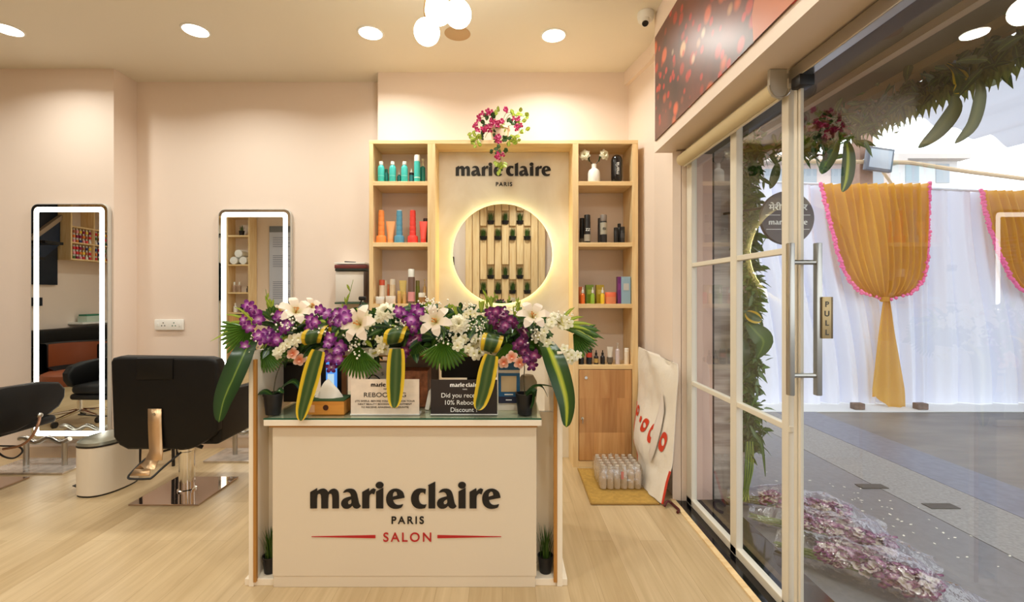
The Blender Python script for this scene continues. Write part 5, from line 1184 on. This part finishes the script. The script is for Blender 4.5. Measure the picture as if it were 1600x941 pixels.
gleaf([pt(1215, 255, 2.9), pt(1210, 275, 2.9), pt(1203, 295, 2.9)], .03, 'olive', (1, 0, .4))
gleaf([pt(1228, 290, 2.85), pt(1225, 310, 2.85), pt(1218, 330, 2.85)], .025, 'olive', (1, 0, .4))
b = MB()
for (x, y) in ((1308, 198), (1290, 190), (1320, 205), (1272, 200), (1300, 210), (1240, 215)):
    for q in range(3): floret(b, pt(x + rn.uniform(-5, 5), y + rn.uniform(-4, 4), 2.55) - GL, Vector((-.7, -.7, rn.uniform(-.3, .3))), .026, 5)
b.build('dark_red_flowers', petalmat('dark_red_petal', [(0, (160, 60, 70)), (1, (104, 24, 40))]), gt)
jg = T('jamb_garland', (1.60, 2.86, 0.0), 'leafy green garland hanging down the outer stone jamb', 'garland'); JG = Vector((1.60, 2.86, 0))
b = MB(); b2 = MB()
for i in range(58):
    z = 2.28 - i * .034; w = .022 + .012 * math.sin(i * .9)
    leaf_mass(b if i % 2 else b2, (-.05 + .012 * math.sin(i * .5), .0, z), 34, (.028, .03, .018), .062, rn, w=.2)
b.build('foliage', 'leaf', jg); b2.build('dark_foliage', M['palm'], jg)
def jl(pts, w, mm, side=(1, 0, 0), name='long_leaf'):
    P = smooth_path([pt(x, y, Y) - JG for (x, y, Y) in pts], 5); n = len(P); b = MB(); b.leaf(P, [w * max(.05, math.sin(math.pi * (.05 + .95 * i / (n - 1)))) ** .7 for i in range(n)], side, .2, 5); b.build(name, mm, jg)
jl([(1168, 505, 2.76), (1182, 520, 2.74), (1193, 535, 2.74), (1183, 560, 2.76)], .06, 'leaf'); jl([(1160, 530, 2.76), (1158, 550, 2.74), (1162, 572, 2.75)], .05, 'darkleaf')
jl([(1166, 488, 2.75), (1178, 496, 2.73), (1190, 500, 2.75)], .035, 'edgeleaf', (0, 0, 1), 'looped_striped_leaf')
jl([(1172, 665, 2.78), (1180, 680, 2.76), (1190, 695, 2.76), (1196, 745, 2.76)], .012, 'leaf', (1, 0, 0), 'trailing_stem')
for k in range(6): jl([(1166 + k * 2, 690, 2.80), (1165 + k * 2, 730, 2.79), (1163 + k, 765, 2.78), (1156 + k * 3, 785, 2.76)], .010, 'limeleaf' if k % 2 else 'leaf', (1, 0, 0), 'trailing_stem')
# round hanging sign
rs = T('round_sign', pt(1229, 341, 2.66), 'round dark grey hanging sign in two scripts outside the shop window', 'sign')
MB().lathe([(0, -.012), (.153, -.012), (.157, -.008), (.157, .008), (.153, .012), (0, .012)], seg=64, mat3=RX).build('sign_disc', mat('warm_dark_grey', (88, 78, 80), .4), rs)
MB().tube([(-.14, .0, .06), (-.27, .20, .06)], .008, 8).build('wall_bracket', 'black', rs)
try:
    text('मेरी क्लेयर', 0.036, 'white_ink', rs, (0.0, -.014, 0.045), 'devanagari_lettering', 0.001, bold=.0012, width=.225)
    text('पेरिस', 0.012, 'white_ink', rs, (0.0, -.014, 0.012), 'devanagari_lettering', 0.001)
except Exception as ex: print(ex)
text('PARIS', 0.010, 'white_ink', rs, (0.0, -.014, 0.026), 'paris_lettering', 0.001)
logo(.225, 'white_ink', rs, (0, -.014, -.040), 'logo_lettering', .001)
text('PARIS', 0.007, 'white_ink', rs, (0, -.014, -.054), 'paris_lettering', .001); text('SALON', 0.010, 'white_ink', rs, (0, -.014, -.072), 'salon_lettering', .001)
b = MB()
for (x0, x1, z) in ((-.13, -.045, .016), (.045, .13, .016), (-.125, -.04, -.067), (.04, .125, -.067)): b.box(x0, x1, -.014, -.012, z - .0015, z + .0015)
b.build('white_rules', 'white_ink', rs, smooth=False)

# bouquets in clear film on the ground
film = panemat('crinkled_clear_film', (0.93, 0.92, 0.96), 1.35, 0.14, 0.07, 1.0)
def bouquet(p0, p1, w, label, seed):
    rn = random.Random(seed); p0, p1 = Vector(p0), Vector(p1); d = p1 - p0; L = d.length; d.normalize(); ang = math.atan2(d.y, d.x)
    t = T('wrapped_bouquet', p0, label, 'bouquet', 'film wrapped orchid bouquets on the paving', rz=ang)
    b = MB()
    for i in range(26):
        y = rn.uniform(-w * .4, w * .4); b.tube([(rn.uniform(-.05, .02), y * .35, .02 + rn.uniform(0, .03)), (L * .3, y * .6, .035 + rn.uniform(0, .04)), (L * .55, y, .05 + rn.uniform(0, .03))], .0035, 5)
    b.build('stems', 'stem', t)
    b = MB(); c = MB()
    for i in range(210):
        s = rn.uniform(.22, .86); ww = w * (.35 + .5 * s); y = rn.uniform(-ww, ww); z = .03 + .085 * math.sqrt(max(0, 1 - (y / (ww + .01)) ** 2)) * rn.uniform(.5, 1)
        floret(b if i % 3 else c, Vector((s * L, y, z)), Vector((rn.uniform(-.6, .6), y * 3, 1)), .028, 5, fat=.45)
    b.build('purple_orchids', petalmat('mauve_petal', [(0, (240, 226, 214)), (.3, (190, 120, 160)), (.6, (126, 44, 104)), (1, (104, 34, 88))]), t); c.build('pale_orchids', petalmat('pale_mauve_petal', [(0, (236, 226, 190)), (1, (220, 196, 206))]), t)
    b = MB(); rows = []
    for i in range(22):
        s = -.06 + 1.16 * i / 21; ww = w * (.42 + .62 * s); hh = .16 * (1 - .75 * max(0, s - .75) / .35) * (.65 + .35 * min(1, max(0, s) * 3))
        row = []
        for k in range(29):
            a = math.pi * k / 28; p = Vector((s * L, math.cos(a) * ww * 1.1, .004 + math.sin(a) * hh)); nn = noise.noise_vector(Vector((p.x * 9 + seed, p.y * 14, p.z * 12)));
            q = p + Vector((nn.x * .03 if s > .9 else nn.x * .01, nn.y * .015, nn.z * .04 * math.sin(a))); q.z = max(.003, q.z); row.append(q)
        rows.append(row)
    b.grid(rows); b.build('clear_film_wrap', film, t, smooth=True)
    return t
gz = -.013
bouquet((1.46, 2.86, gz), (2.02, 2.50, gz), .118, 'orchid bouquet in clear film lying furthest back on the paving', 1)
bouquet((1.46, 2.60, gz), (1.98, 2.16, gz), .118, 'orchid bouquet in clear film lying between the other two', 2)
bouquet((1.43, 2.30, gz), (1.90, 1.84, gz), .118, 'orchid bouquet in clear film lying nearest the glass door', 3)
b = MB(); rn = random.Random(4)
for i in range(60):
    x, y = rn.gauss(2.25, .16), rn.gauss(2.75, .35); a = rn.uniform(0, 6.28); r = rn.uniform(.006, .014); b.face([(x + r * math.cos(a + k * 1.57) * (1 if k % 2 else .5), y + r * math.sin(a + k * 1.57) * (1 if k % 2 else .5), -.0115) for k in range(4)])
tag(b.build('fallen_petals', 'breath', None, smooth=False), 'scattered small white petals on the paving beyond the bouquets', 'petals', None, 'stuff')
for (x, y, lab) in ((1362, 761, 'small dark drain plate in the paving nearest the curtain tail'), (1470, 792, 'small dark drain plate in the paving furthest right')):
    p = pt(x, y, 711 * 1.315 / (y - 460)); o = MB().box(-.09, .09, -.035, .035, 0, .004, .001).build('drain_plate', mat('dark_drain', (70, 66, 60), .5, .5), None, loc=(p.x, p.y, -.0125), smooth=False); tag(o, lab, 'drain plate')

# ------------------------------------------------------------------ outside: draped curtain wall
CYD = 5.4
def cpt(x, y, dy=0.0): p = pt(x, y, CYD); p.y += dy; return p
wm = clothmat('white_drape_cloth', (240, 242, 254), .15)
CT = T('white_curtain', (6.0, CYD, 0), 'long pleated white curtain wall across the paved yard', 'curtain')
ztop, zbot = 2.62, 0.0
def curtain(b, x0, x1, n, seed, slant):
    rows = []
    for i in range(26):
        s = i / 25; z = ztop + (zbot - ztop) * s; row = []
        for j in range(n + 1):
            u = j / n; x = x0 + (x1 - x0) * u
            xs = x + slant * (math.sin(math.pi * .5 * s) ** 2) * math.sin(u * math.pi)
            ph = x * 27 + 3.5 * noise.noise(Vector((x * 1.5, seed, 0)))
            amp = .15 + .09 * noise.noise(Vector((x * 2.3, s * .8, seed)))
            pv = ph + s * 1.5 * noise.noise(Vector((x * .9, 5, 0)))
            y = amp * (1 - abs(math.sin(pv * .5)) ** .42) + .010 * math.sin(ph * 2.3) 
            zc_ = z - .042 * (x - 3.5) * (1 - s)
            row.append((xs - 6.0, y, zc_))
        rows.append(row)
    b.grid(rows)
b = MB(); curtain(b, 2.2, 5.05, 420, 1, .35); b.build('curtain_panel', wm, CT)
b = MB(); curtain(b, 5.0, 7.9, 420, 2, .45); b.build('curtain_panel', wm, CT)
b = MB(); curtain(b, 7.85, 11.0, 300, 3, -.4); b.build('curtain_panel', wm, CT)
b = MB(); b.tube([(-3.85, 0, ztop + .055), (5.0, 0, ztop - .315)], .016, 8); b.build('top_rail', mat('white_rope', (220, 220, 224), .6), CT)
gm = clothmat('gold_sheer_cloth', (232, 178, 70), .45, see=.07)
gm2 = mat('pink_pompom_fringe', (250, 120, 170), .7)
def swag(label, X, gx, gz_, xl, xr, seed, tail=True):
    """gold cloth hung between xl..xr at the top and gathered at (gx, gz_)"""
    t = T('gold_swag', (gx, CYD - .10, 0), label, 'drape', 'gold swags pinned over the white curtain')
    rows = []; nE = 26; edgeL, edgeR = [], []
    for i in range(nE):
        s = i / (nE - 1); zt = ztop + .005 - .042 * (gx - 3.5); z = zt + (gz_ - zt) * s
        f = 1.0 if s <= 0 else max(.012, (1 - s ** 6) ** .5)
        f2 = max(.012, (1 - s ** 7) ** .5)
        l = gx + (xl - gx) * (f * (1 - .38 * s)); r = gx + (xr - gx) * (f2 * (1.0 + .02 * s)); row = []
        for j in range(181):
            u = j / 180; x = l + (r - l) * u; sag = .05 * s
            zz = z - (abs(2 * u - 1) ** 2 - .0) * 0.0 + .0
            amp = .045 * (1 - .5 * s) + .006; y = -amp * math.sin(u * 78 + 2 * noise.noise(Vector((u * 6, seed, s)))) - .05 * math.sin(math.pi * u) * (1 - s) * s * 4 - .03 * noise.noise(Vector((u * 9, s * 2, seed)))
            row.append((x - gx, y, zz))
        rows.append(row); edgeL.append(row[0]); edgeR.append(row[-1])
    b = MB(); b.grid(rows); b.build('gathered_cloth', gm, t)
    b = MB()
    for E in (edgeL, edgeR):
        P = smooth_path(E, 8)
        for i, p in enumerate(P):
            if i % 2 == 0: b.ball(p + Vector((rn.uniform(-.01, .01), -.02 + rn.uniform(-.01, .01), rn.uniform(-.01, .01))), .022, 1)
    o = b.build('pink_fringe', gm2, t); o['kind'] = 'stuff'
    if tail:
        rows = []
        for i in range(14):
            s = i / 13; z = gz_ + (.02 - gz_) * s * 1.0; w = .035 + .17 * min(1, s * 1.15) ** .9; cx = .02 + .03 * s; row = []
            for j in range(41):
                u = j / 40; row.append((cx + w * (2 * u - 1) , -.02 - .02 * math.sin(u * 17 + s) , z - (.12 * (1 - abs(2 * u - 1.3)) if i == 13 else 0) + (.10 * (1 - u) if i == 13 else 0)))
            rows.append(row)
        b = MB(); b.grid(rows); b.build('hanging_tail', gm, t)
        MB().lathe([(.03, -.03), (.045, -.02), (.045, .02), (.03, .03)], c=(0, -.02, gz_), seg=16).build('knot', gm, t)
    return t
k = (CYD - .1) / F
swag('gold swag with pink fringe gathered to a long tail, hanging before the white curtain', 0, (1380 - CX) * k, 1.3 - (468 - 460) * k, (1281 - CX) * k, (1447 - CX) * k, 1)
swag('second gold swag with pink fringe at the right picture edge', 0, (1636 - CX) * k, 1.3 - (468 - 460) * k, (1532 - CX) * k, (1705 - CX) * k, 2)
# curtain foot: bricks and a white strip painted as sun-bright ground
hm = MB().box(-3.9, 5.2, -.32, .25, 0.0, .012, .004).build('sunlit_ground_strip', mat('sunlit_ground_white', (226, 226, 224), .6), None, loc=(6.0, CYD, -.0195), smooth=False); tag(hm, 'white strip painted as sun-bright ground along the foot of the curtain', 'ground strip')
for (x, lab) in ((1343, 'brown brick at the foot of the curtain left of the gold tail'), (1442, 'small grey stone at the foot of the curtain right of the gold tail')):
    p = pt(x, 636, CYD - .25); o = MB().box(-.06, .06, -.04, .04, 0, .07, .008).build('brick', mat('worn_brick', (120, 100, 90), .8, noise_amt=.3, nscale=20), None, loc=(p.x, CYD - .22, -.007)); tag(o, lab, 'brick')
# floodlight on a post, bamboo poles
fl = T('floodlight', pt(1372, 250, 5.90), 'grey square floodlight clamped to a post behind the curtain', 'floodlight')
rot = Matrix.Rotation(R(-8), 3, 'Y')
MB().box(-.17, .17, -.04, .02, -.15, .15, .01, rot=Matrix.Rotation(R(8), 3, 'Y')).build('lamp_housing', mat('grey_housing', (96, 104, 116), .4), fl)
MB().box(-.14, -.05, .02, .10, -.03, .03, .004).build('clamp', 'steel', fl)
MB().box(-.14, .14, -.046, -.04, -.12, .12, .004, rot=Matrix.Rotation(R(8), 3, 'Y')).build('lamp_glass', mat('pale_lens', (176, 186, 196), .2), fl)
ps = MB().box(-.09, .09, 0, .15, 0, 3.45, .01).build('curtain_post', mat('weathered_post', (150, 120, 104), .7, noise_amt=.3, nscale=6), None, loc=(pt(1354, 300, 6.0).x, 6.0, -.02), smooth=False); tag(ps, 'weathered square post rising behind the curtain carrying the floodlight', 'post')
tp = T('post_bundle', (pt(1354, 300, 6.0).x, 6.06, 3.48), 'reddish cloth bundle tied on top of the weathered post', 'bundle')
b = MB(); b.ball((0, 0, .03), .17, 3, (1, .8, .35)); b.ball((.03, -.02, .14), .14, 3, (1, .8, .45)); 
for v in b.bm.verts: v.co += noise.noise_vector(v.co * 9) * .03
b.build('cloth', mat('faded_red_cloth', (214, 122, 100), .8), tp); MB().tube([(-.12, 0, -.05), (0.12, 0, -.05)], .03, 8).build('tie', 'white', tp)
bam = mat('pale_bamboo', (196, 170, 136), .6)
bb = MB().tube([pt(1180, 240, 5.95), pt(1250, 252, 5.95), pt(1420, 254, 5.95), pt(1510, 268, 5.95), pt(1700, 292, 5.95)], .028, 8).build('bamboo_pole', bam, None); tag(bb, 'long horizontal bamboo pole behind the top of the curtain', 'pole')
bb = MB().tube([pt(1354, 232, 6.2), pt(1402, 300, 6.2), pt(1402, 900, 6.2)], .02, 8).build('bamboo_pole', bam, None); tag(bb, 'short slanted bamboo brace below the floodlight', 'pole')
# draped white canopy overhead
can = clothmat('white_canopy_cloth', (206, 209, 220), .35)
cn = MB(); rows = []
for i in range(30):
    s = i / 29; row = []
    for j in range(200):
        u = j / 199; x = 4.3 + 5.5 * u; y = -2 + 7.25 * s; z = 2.75 + .75 * math.exp(-(x - 4.3) / 1.5) - .10 * math.sin(math.pi * s) + (.055 * abs(math.sin(x * 7 + 1.2 * noise.noise(Vector((x * 2, s, 0))))) + .03 * math.sin(x * 17)) * min(1, (x - 4.3) * 3); z_old = 3.95 + 1.7 * s - .5 * math.sin(math.pi * s) + (.10 * abs(math.sin(y * 8 + 1.5 * noise.noise(Vector((y * 2, s, 0))))) + .05 * math.sin(y * 5.3)) * min(1, .4 + s)
        row.append((x, y, z))
    rows.append(row)
cn.grid(rows); tag(cn.build('canopy_cloth', can, None), 'white pleated canopy cloth stretched high over the yard', 'canopy')
# pale apartment blocks beyond
def block(x0, x1, Y, h, label, cols, rws, rgb):
    t = T('apartment_building', ((x0 + x1) / 2, Y, -.02), label, 'building', 'pale buildings beyond the curtain')
    w = (x1 - x0) / 2
    MB().box(-w, w, 0, 5, 0, h).build('walls', mat('pale_plaster', rgb, .8), t, smooth=False)
    wmt = mat('grey_window', (170, 180, 190), .3)
    for i in range(cols):
        for j in range(rws):
            cx = -w + (i + .5) * 2 * w / cols; cz = h - (j + .6) * 1.5
            MB().box(cx - .35, cx + .35, -.03, .02, cz - .5, cz + .5).build('window', wmt, t, smooth=False)
    MB().box(-w - .2, w + .2, -.5, .1, h - .25, h).build('roof_slab', mat('pale_slab', (214, 204, 198), .8), t, smooth=False)
block(9.5, 14.5, 17, 6.4, 'pale pinkish apartment block behind the yard, nearer one', 4, 3, (226, 208, 202))
block(16.0, 24, 24, 8.6, 'pale grey apartment block further behind the yard', 5, 3, (224, 222, 222))

# ------------------------------------------------------------------ what stands behind the viewpoint (seen in the mirrors)
pw = T('planter_wall', (0.06, -1.39, 0), 'slatted oak feature wall with pots of plants, reflected in the round mirror', 'feature wall')
mw = 8.54 / F
def mx_(x): return (x - 785.5) * mw
def mz_(y): return 1.3 + (460 - y) * mw
x_l, x_r = mx_(728), mx_(852)
MB().box(x_l - .06, x_r - .06, 0.0, .03, 0, 3.0).build('backing_panel', 'oak', pw, smooth=False)
cw = (x_r - x_l) / 11.0
plants = []
for c in range(11):
    cx = x_l + (c + .5) * cw - .06; spans = [(0, 3.0)]
    if 2 <= c <= 8:
        odd = (c % 2 == 1)
        tops = [(331, 352), (414, 436)] if odd else [(354, 376), (437, 459)]
        zz = sorted([(mz_(b_), mz_(a_)) for (a_, b_) in tops]); spans = [(0, zz[0][0]), (zz[0][1], zz[1][0]), (zz[1][1], 3.0)]
        for i, (z0, z1) in enumerate(zz): plants.append((cx, z0, (c, i)))
    for (z0, z1) in spans:
        MB().box(cx - cw * .46, cx + cw * .46, .03, .03 + (.07 if c % 2 else .045), z0, z1, .006).build('slat', 'oak', pw, smooth=False)
    # sills under the openings
cw2 = cw
for i, (cx, z0, key) in enumerate(plants):
    where = '%s opening, column %s of the slatted feature wall' % ('lower' if key[1] == 0 else 'upper', ['', '', 'two', 'three', 'four', 'five', 'six', 'seven', 'eight'][key[0]])
    grass_plant((cx + .06, -1.39 + .085, z0 + .001), 'small potted plant in the ' + where, 'pots in the slatted feature wall', r=.065, h=.065, gh=.17, n=150, potm='pot', name='wall_planter', seed=30 + i)
dk = MB().box(-.12, .12, 0, .05, 0, 2.0, .004).build('tall_panel', 'black', None, loc=(-1.02, -1.38, 0), smooth=False); tag(dk, 'tall black panel beside the slatted feature wall in the round mirror', 'panel')
# second shelving unit with niche, rear wall (in the right lit mirror)
S2 = T('rear_shelving_unit', (-5.1, -1.39, 0), 'oak shelving column with niche panel on the rear wall, seen in the mirror', 'shelving')
def b2x(name, x0, x1, z0, z1, m='oak', y0=0, y1=.26): MB().box(x0, x1, y0, y1, z0, z1, .001).build(name, m, S2, smooth=False)
for (x0, x1) in ((-.225, -.195), (.195, .225), (-1.55, -1.52)): b2x('upright', x0, x1, 0, 2.78)
b2x('top_board', -1.55, .225, 2.78, 2.81, 'oakx'); b2x('niche_panel', -1.52, -.225, 0, 2.78, 'stone', 0, .02)
b2x('back_board', -.195, .195, 0, 2.78, 'wall', 0, .01)
SZ = [2.44, 1.88, 1.34, .95]
for z in SZ: b2x('shelf_board', -.195, .195, z - .03, z, 'oakx')
b2x('door', -.193, .193, .05, .9, 'oakdoor', .24, .26)
logo(.8, 'ink', S2, (-.85, .03, 2.42), 'logo_lettering', .003, rot=(R(90), 0, R(180)))
o = MB().lathe([(0, 0), (.42, 0), (.42, .01), (0, .01)], c=(0, 0, 0), seg=64, mat3=RX).build('dark_round_mirror', mat('dark_mirror', (70, 80, 78), .05, .9), S2); o.location = (-.68, .05, 1.55)
grass_plant((-5.1, -1.26, 2.4405), 'small black pot of grass on the rear shelving column', None, r=.05, h=.10, gh=.13, n=60, seed=77)
for i, (dx, z) in enumerate(((-.09, 0), (.09, 0), (0, .135))):
    b = MB(); b.tube([(0, -.11, 0), (0, .11, 0)], .072, 20); b.tube([(0, .111, 0), (0, .113, 0)], .04, 14)
    o = b.build('rolled_towel', mat('white_terry', (244, 242, 236), .9, bump=.3, bscale=200), None, loc=(-5.1 + dx, -1.25, 1.8805 + .073 + z)); tag(o, ['white rolled towel at the bottom of the pile, nearer the poster', 'white rolled towel at the bottom of the pile, nearer the niche', 'white rolled towel on top of the pile'][i], 'towel', 'rolled towels on the rear shelving column')
def rear_bottle(x, z, h, r, c1, c2, lab):
    t = T('shelf_bottle', (x, -1.22, z + .0005), lab, 'bottle', 'bottles on the rear shelving column')
    MB().lathe([(0, 0), (r, 0), (r, h * .6), (r * .4, h * .7), (0, h * .7)], seg=16).build('body', C(c1), t); MB().lathe([(0, h * .7), (r * .5, h * .7), (r * .5, h), (0, h)], seg=14).build('cap', C(c2), t)
rear_bottle(-5.22, 1.34, .2, .032, (170, 140, 120), (244, 240, 232), 'beige bottle with white cap, rear shelving, nearer the niche'); rear_bottle(-5.12, 1.34, .2, .032, (176, 146, 124), (244, 240, 232), 'beige bottle with white cap, rear shelving, beside its twin')
rear_bottle(-4.96, 1.34, .12, .026, (90, 80, 76), (60, 56, 54), 'short dark bottle on the rear shelving middle board')
rear_bottle(-5.2, .95, .18, .035, (240, 232, 226), (240, 232, 226), 'white bottle on the lowest rear shelf'); rear_bottle(-5.08, .95, .16, .03, (40, 38, 44), (30, 28, 30), 'black bottle on the lowest rear shelf, middle'); rear_bottle(-4.97, .95, .16, .03, (44, 30, 44), (30, 28, 30), 'black bottle on the lowest rear shelf, outermost')
pr = T('price_board', (-4.30, -1.385, 1.70), 'tall pale grey wall poster of text columns, reflected in the lit mirror', 'poster')
MB().box(-.32, .32, 0, .01, -1.0, .95).build('board', mat('pale_grey_board', (190, 192, 204), .5), pr, smooth=False); MB().box(-.32, .32, .01, .012, .83, .95).build('dark_header', mat('grey_header', (120, 122, 126), .5), pr, smooth=False)
b = MB()
rn = random.Random(9)
for blk, (z0, n) in enumerate(((.72, 6), (.36, 7), (-.16, 10), (-.6, 8))):
    for i in range(n): b.box(-.25, -.25 + rn.uniform(.25, .48), .01, .0115, z0 - i * .036, z0 - i * .036 + .010)
b.build('text_lines', mat('line_grey', (120, 120, 134), .6), pr, smooth=False)
# left wall: polish rack, stair, shelf, armchair, sofa
pc = T('polish_rack', (-7.2, -.78, 1.86), 'open wall rack full of nail polish bottles, reflected in the left mirror', 'rack')
oakm = 'oak'
def pb_(name, x0, x1, y0, y1, z0, z1, m=oakm): MB().box(x0, x1, y0, y1, z0, z1, .001).build(name, m, pc, smooth=False)
pb_('side_board', 0, .24, .60, .625, 0, 1.0); pb_('side_board', 0, .24, -.625, -.60, 0, 1.0); pb_('back_board', 0, .012, -.6, .6, 0, 1.0, 'wall')
for z in (0, .27, .53, .975): pb_('shelf_board', 0.012, .24, -.6, .6, z, z + .022)
for y in (-.2, .2): pb_('divider', .012, .238, y - .01, y + .01, .022, .975)
cols = [(214, 60, 70), (232, 130, 60), (240, 200, 80), (236, 226, 214), (150, 40, 80), (240, 160, 170), (90, 120, 70), (250, 90, 90), (180, 110, 80), (60, 70, 120)]
pm0 = None; cnt = 0
for sh in range(2):
    for row in range(3):
        for i in range(21):
            y = .58 - i * .0575
            if abs(abs(y) - .2) < .022: continue
            z = .022 + .001 + sh * .27 + row * .078; c = rn.choice(cols)
            key = ('np', c)
            if key not in _c:
                b = MB(); b.box(-.014, .014, -.018, .018, 0, .045, .004); m1 = b.bm.copy(); me = b.build('polish_bottle', C(c), None); cap = MB().lathe([(0, .045), (.010, .045), (.009, .076), (0, .076)], seg=8).build('cap', C((236, 232, 226)), me)
                _c[key] = (me, cap); o = me
            else:
                o = _c[key][0].copy(); COL.objects.link(o); cp = _c[key][1].copy(); COL.objects.link(cp); cp.parent = o
            o.location = (-7.2 + .19 - .03 * (2 - row) * 0, -.78 + y, 1.86 + z); cnt += 1
            tag(o, 'nail polish bottle in the open wall rack seen in the left mirror', 'nail polish', 'nail polish bottles in the wall rack')
st = T('dark_staircase', (-7.19, .80, 0), 'dark blue steel staircase against the left wall, reflected in the left mirror', 'staircase')
blue = mat('dark_blue_steel', (34, 48, 70), .35)
b = MB(); b.prism([(-.94, 2.5), (-.94, 2.1), (.6, .7), (1.0, .7), (1.0, .8)], 'X', 0.02, .07); b.build('stringer', blue, st, smooth=False)
b = MB(); b.prism([(-.95, 2.50), (-.95, 2.58), (1.0, .88), (1.0, .80)], 'X', 0.02, .10); b.build('pale_handrail', mat('taupe_rail', (170, 150, 130), .5), st, smooth=False)
b = MB(); b.box(0, .03, -.94, 1.6, 1.45, 3.05); b.box(0, .03, -.70, .4, 1.12, 1.25); b.build('dark_panel', mat('near_black_blue', (22, 30, 42), .4), st, smooth=False)
for i in range(7): MB().box(.04, .5, -.55 + i * .28, -.27 + i * .28, 2.05 - i * .25, 2.09 - i * .25).build('tread', 'black', st, smooth=False)
ws = T('wall_shelf', (-7.2, -.7, .80), 'white wall shelf carrying green topped jars, reflected in the left mirror', 'shelf')
MB().box(0, .25, -.6, .35, 0, .03, .003).build('board', 'white', ws, smooth=False); b = MB(); b.prism([(-.0, .0), (.2, .0), (0, -.2)], 'Y', -.3, -.28); b.build('bracket', 'white', ws, smooth=False)
jb = T('green_topped_box', (-7.07, -.62, .8305), 'clear box of green and white items on the white wall shelf', 'box')
MB().box(-.08, .08, -.15, .15, 0, .1, .005).build('box_body', mat('pale_green_box', (190, 206, 190), .3), jb); MB().box(-.07, .07, -.14, .14, .1, .13, .005).build('green_lid', mat('green_lid', (60, 130, 100), .4), jb)
tc_ = T('tub_armchair', (-4.35, 2.50, 0), 'tub armchair with brown inside on a chrome star base, in the left mirror', 'chair')
b = MB(); rows = []
for (rr, z) in ((.22, .40), (.31, .43), (.33, .55), (.335, .78), (.325, .80), (.28, .80), (.27, .78), (.27, .56), (.2, .52)):
    rows.append([((rr * math.cos(R(-200 + 220 * k / 30))), rr * .95 * math.sin(R(-200 + 220 * k / 30)), z) for k in range(31)])
b.grid(rows); b.build('shell', 'leather', tc_)
MB().lathe([(0, .40), (.30, .40), (.31, .43), (.29, .50), (.25, .52), (0, .525)], seg=30).build('seat', 'brown', tc_)
b = MB()
rows = [[((.268 * math.cos(R(-195 + 210 * k / 30))), .255 * math.sin(R(-195 + 210 * k / 30)), z) for k in range(31)] for z in (.52, .79)]
b.grid(rows); b.build('inner_lining', 'brown', tc_)
MB().tube([(0, 0, .10), (0, 0, .40)], .025, 14).build('post', 'chrome', tc_)
for k in range(5):
    a = 2 * math.pi * k / 5 + .3; MB().tube([(0, 0, .11), (.26 * math.cos(a), .26 * math.sin(a), .075)], [.018, .012], 10).build('base_arm', 'chrome', tc_)
    b = MB(); c = Vector((.27 * math.cos(a), .27 * math.sin(a), .03)); b.tube([c + Vector((-.012, 0, 0)), c + Vector((.012, 0, 0))], .03, 14); b.build('caster', 'black', tc_)
so2 = T('black_sofa', (-6.6, .0, 0), 'long black leather sofa against the left wall, seen in the left mirror', 'sofa')
MB().box(-.45, .35, -.95, .75, .08, .42, .06, seg=4).build('seat_base', 'leather', so2); MB().box(-.5, -.25, -.95, .75, .42, .76, .06, seg=4).build('backrest', 'leather', so2)
MB().box(-.22, .35, -.10, .72, .42, .54, .05, seg=4).build('seat_cushion', 'leather', so2); MB().box(-.22, .35, -.93, -.12, .42, .54, .05, seg=4).build('seat_cushion', 'leather', so2)
for (x, y) in ((-.4, -.85), (-.4, .65), (.28, -.85), (.28, .65)): MB().lathe([(0, 0), (.03, 0), (.035, .09), (0, .09)], c=(x, y, 0), seg=12).build('foot', 'black', so2)
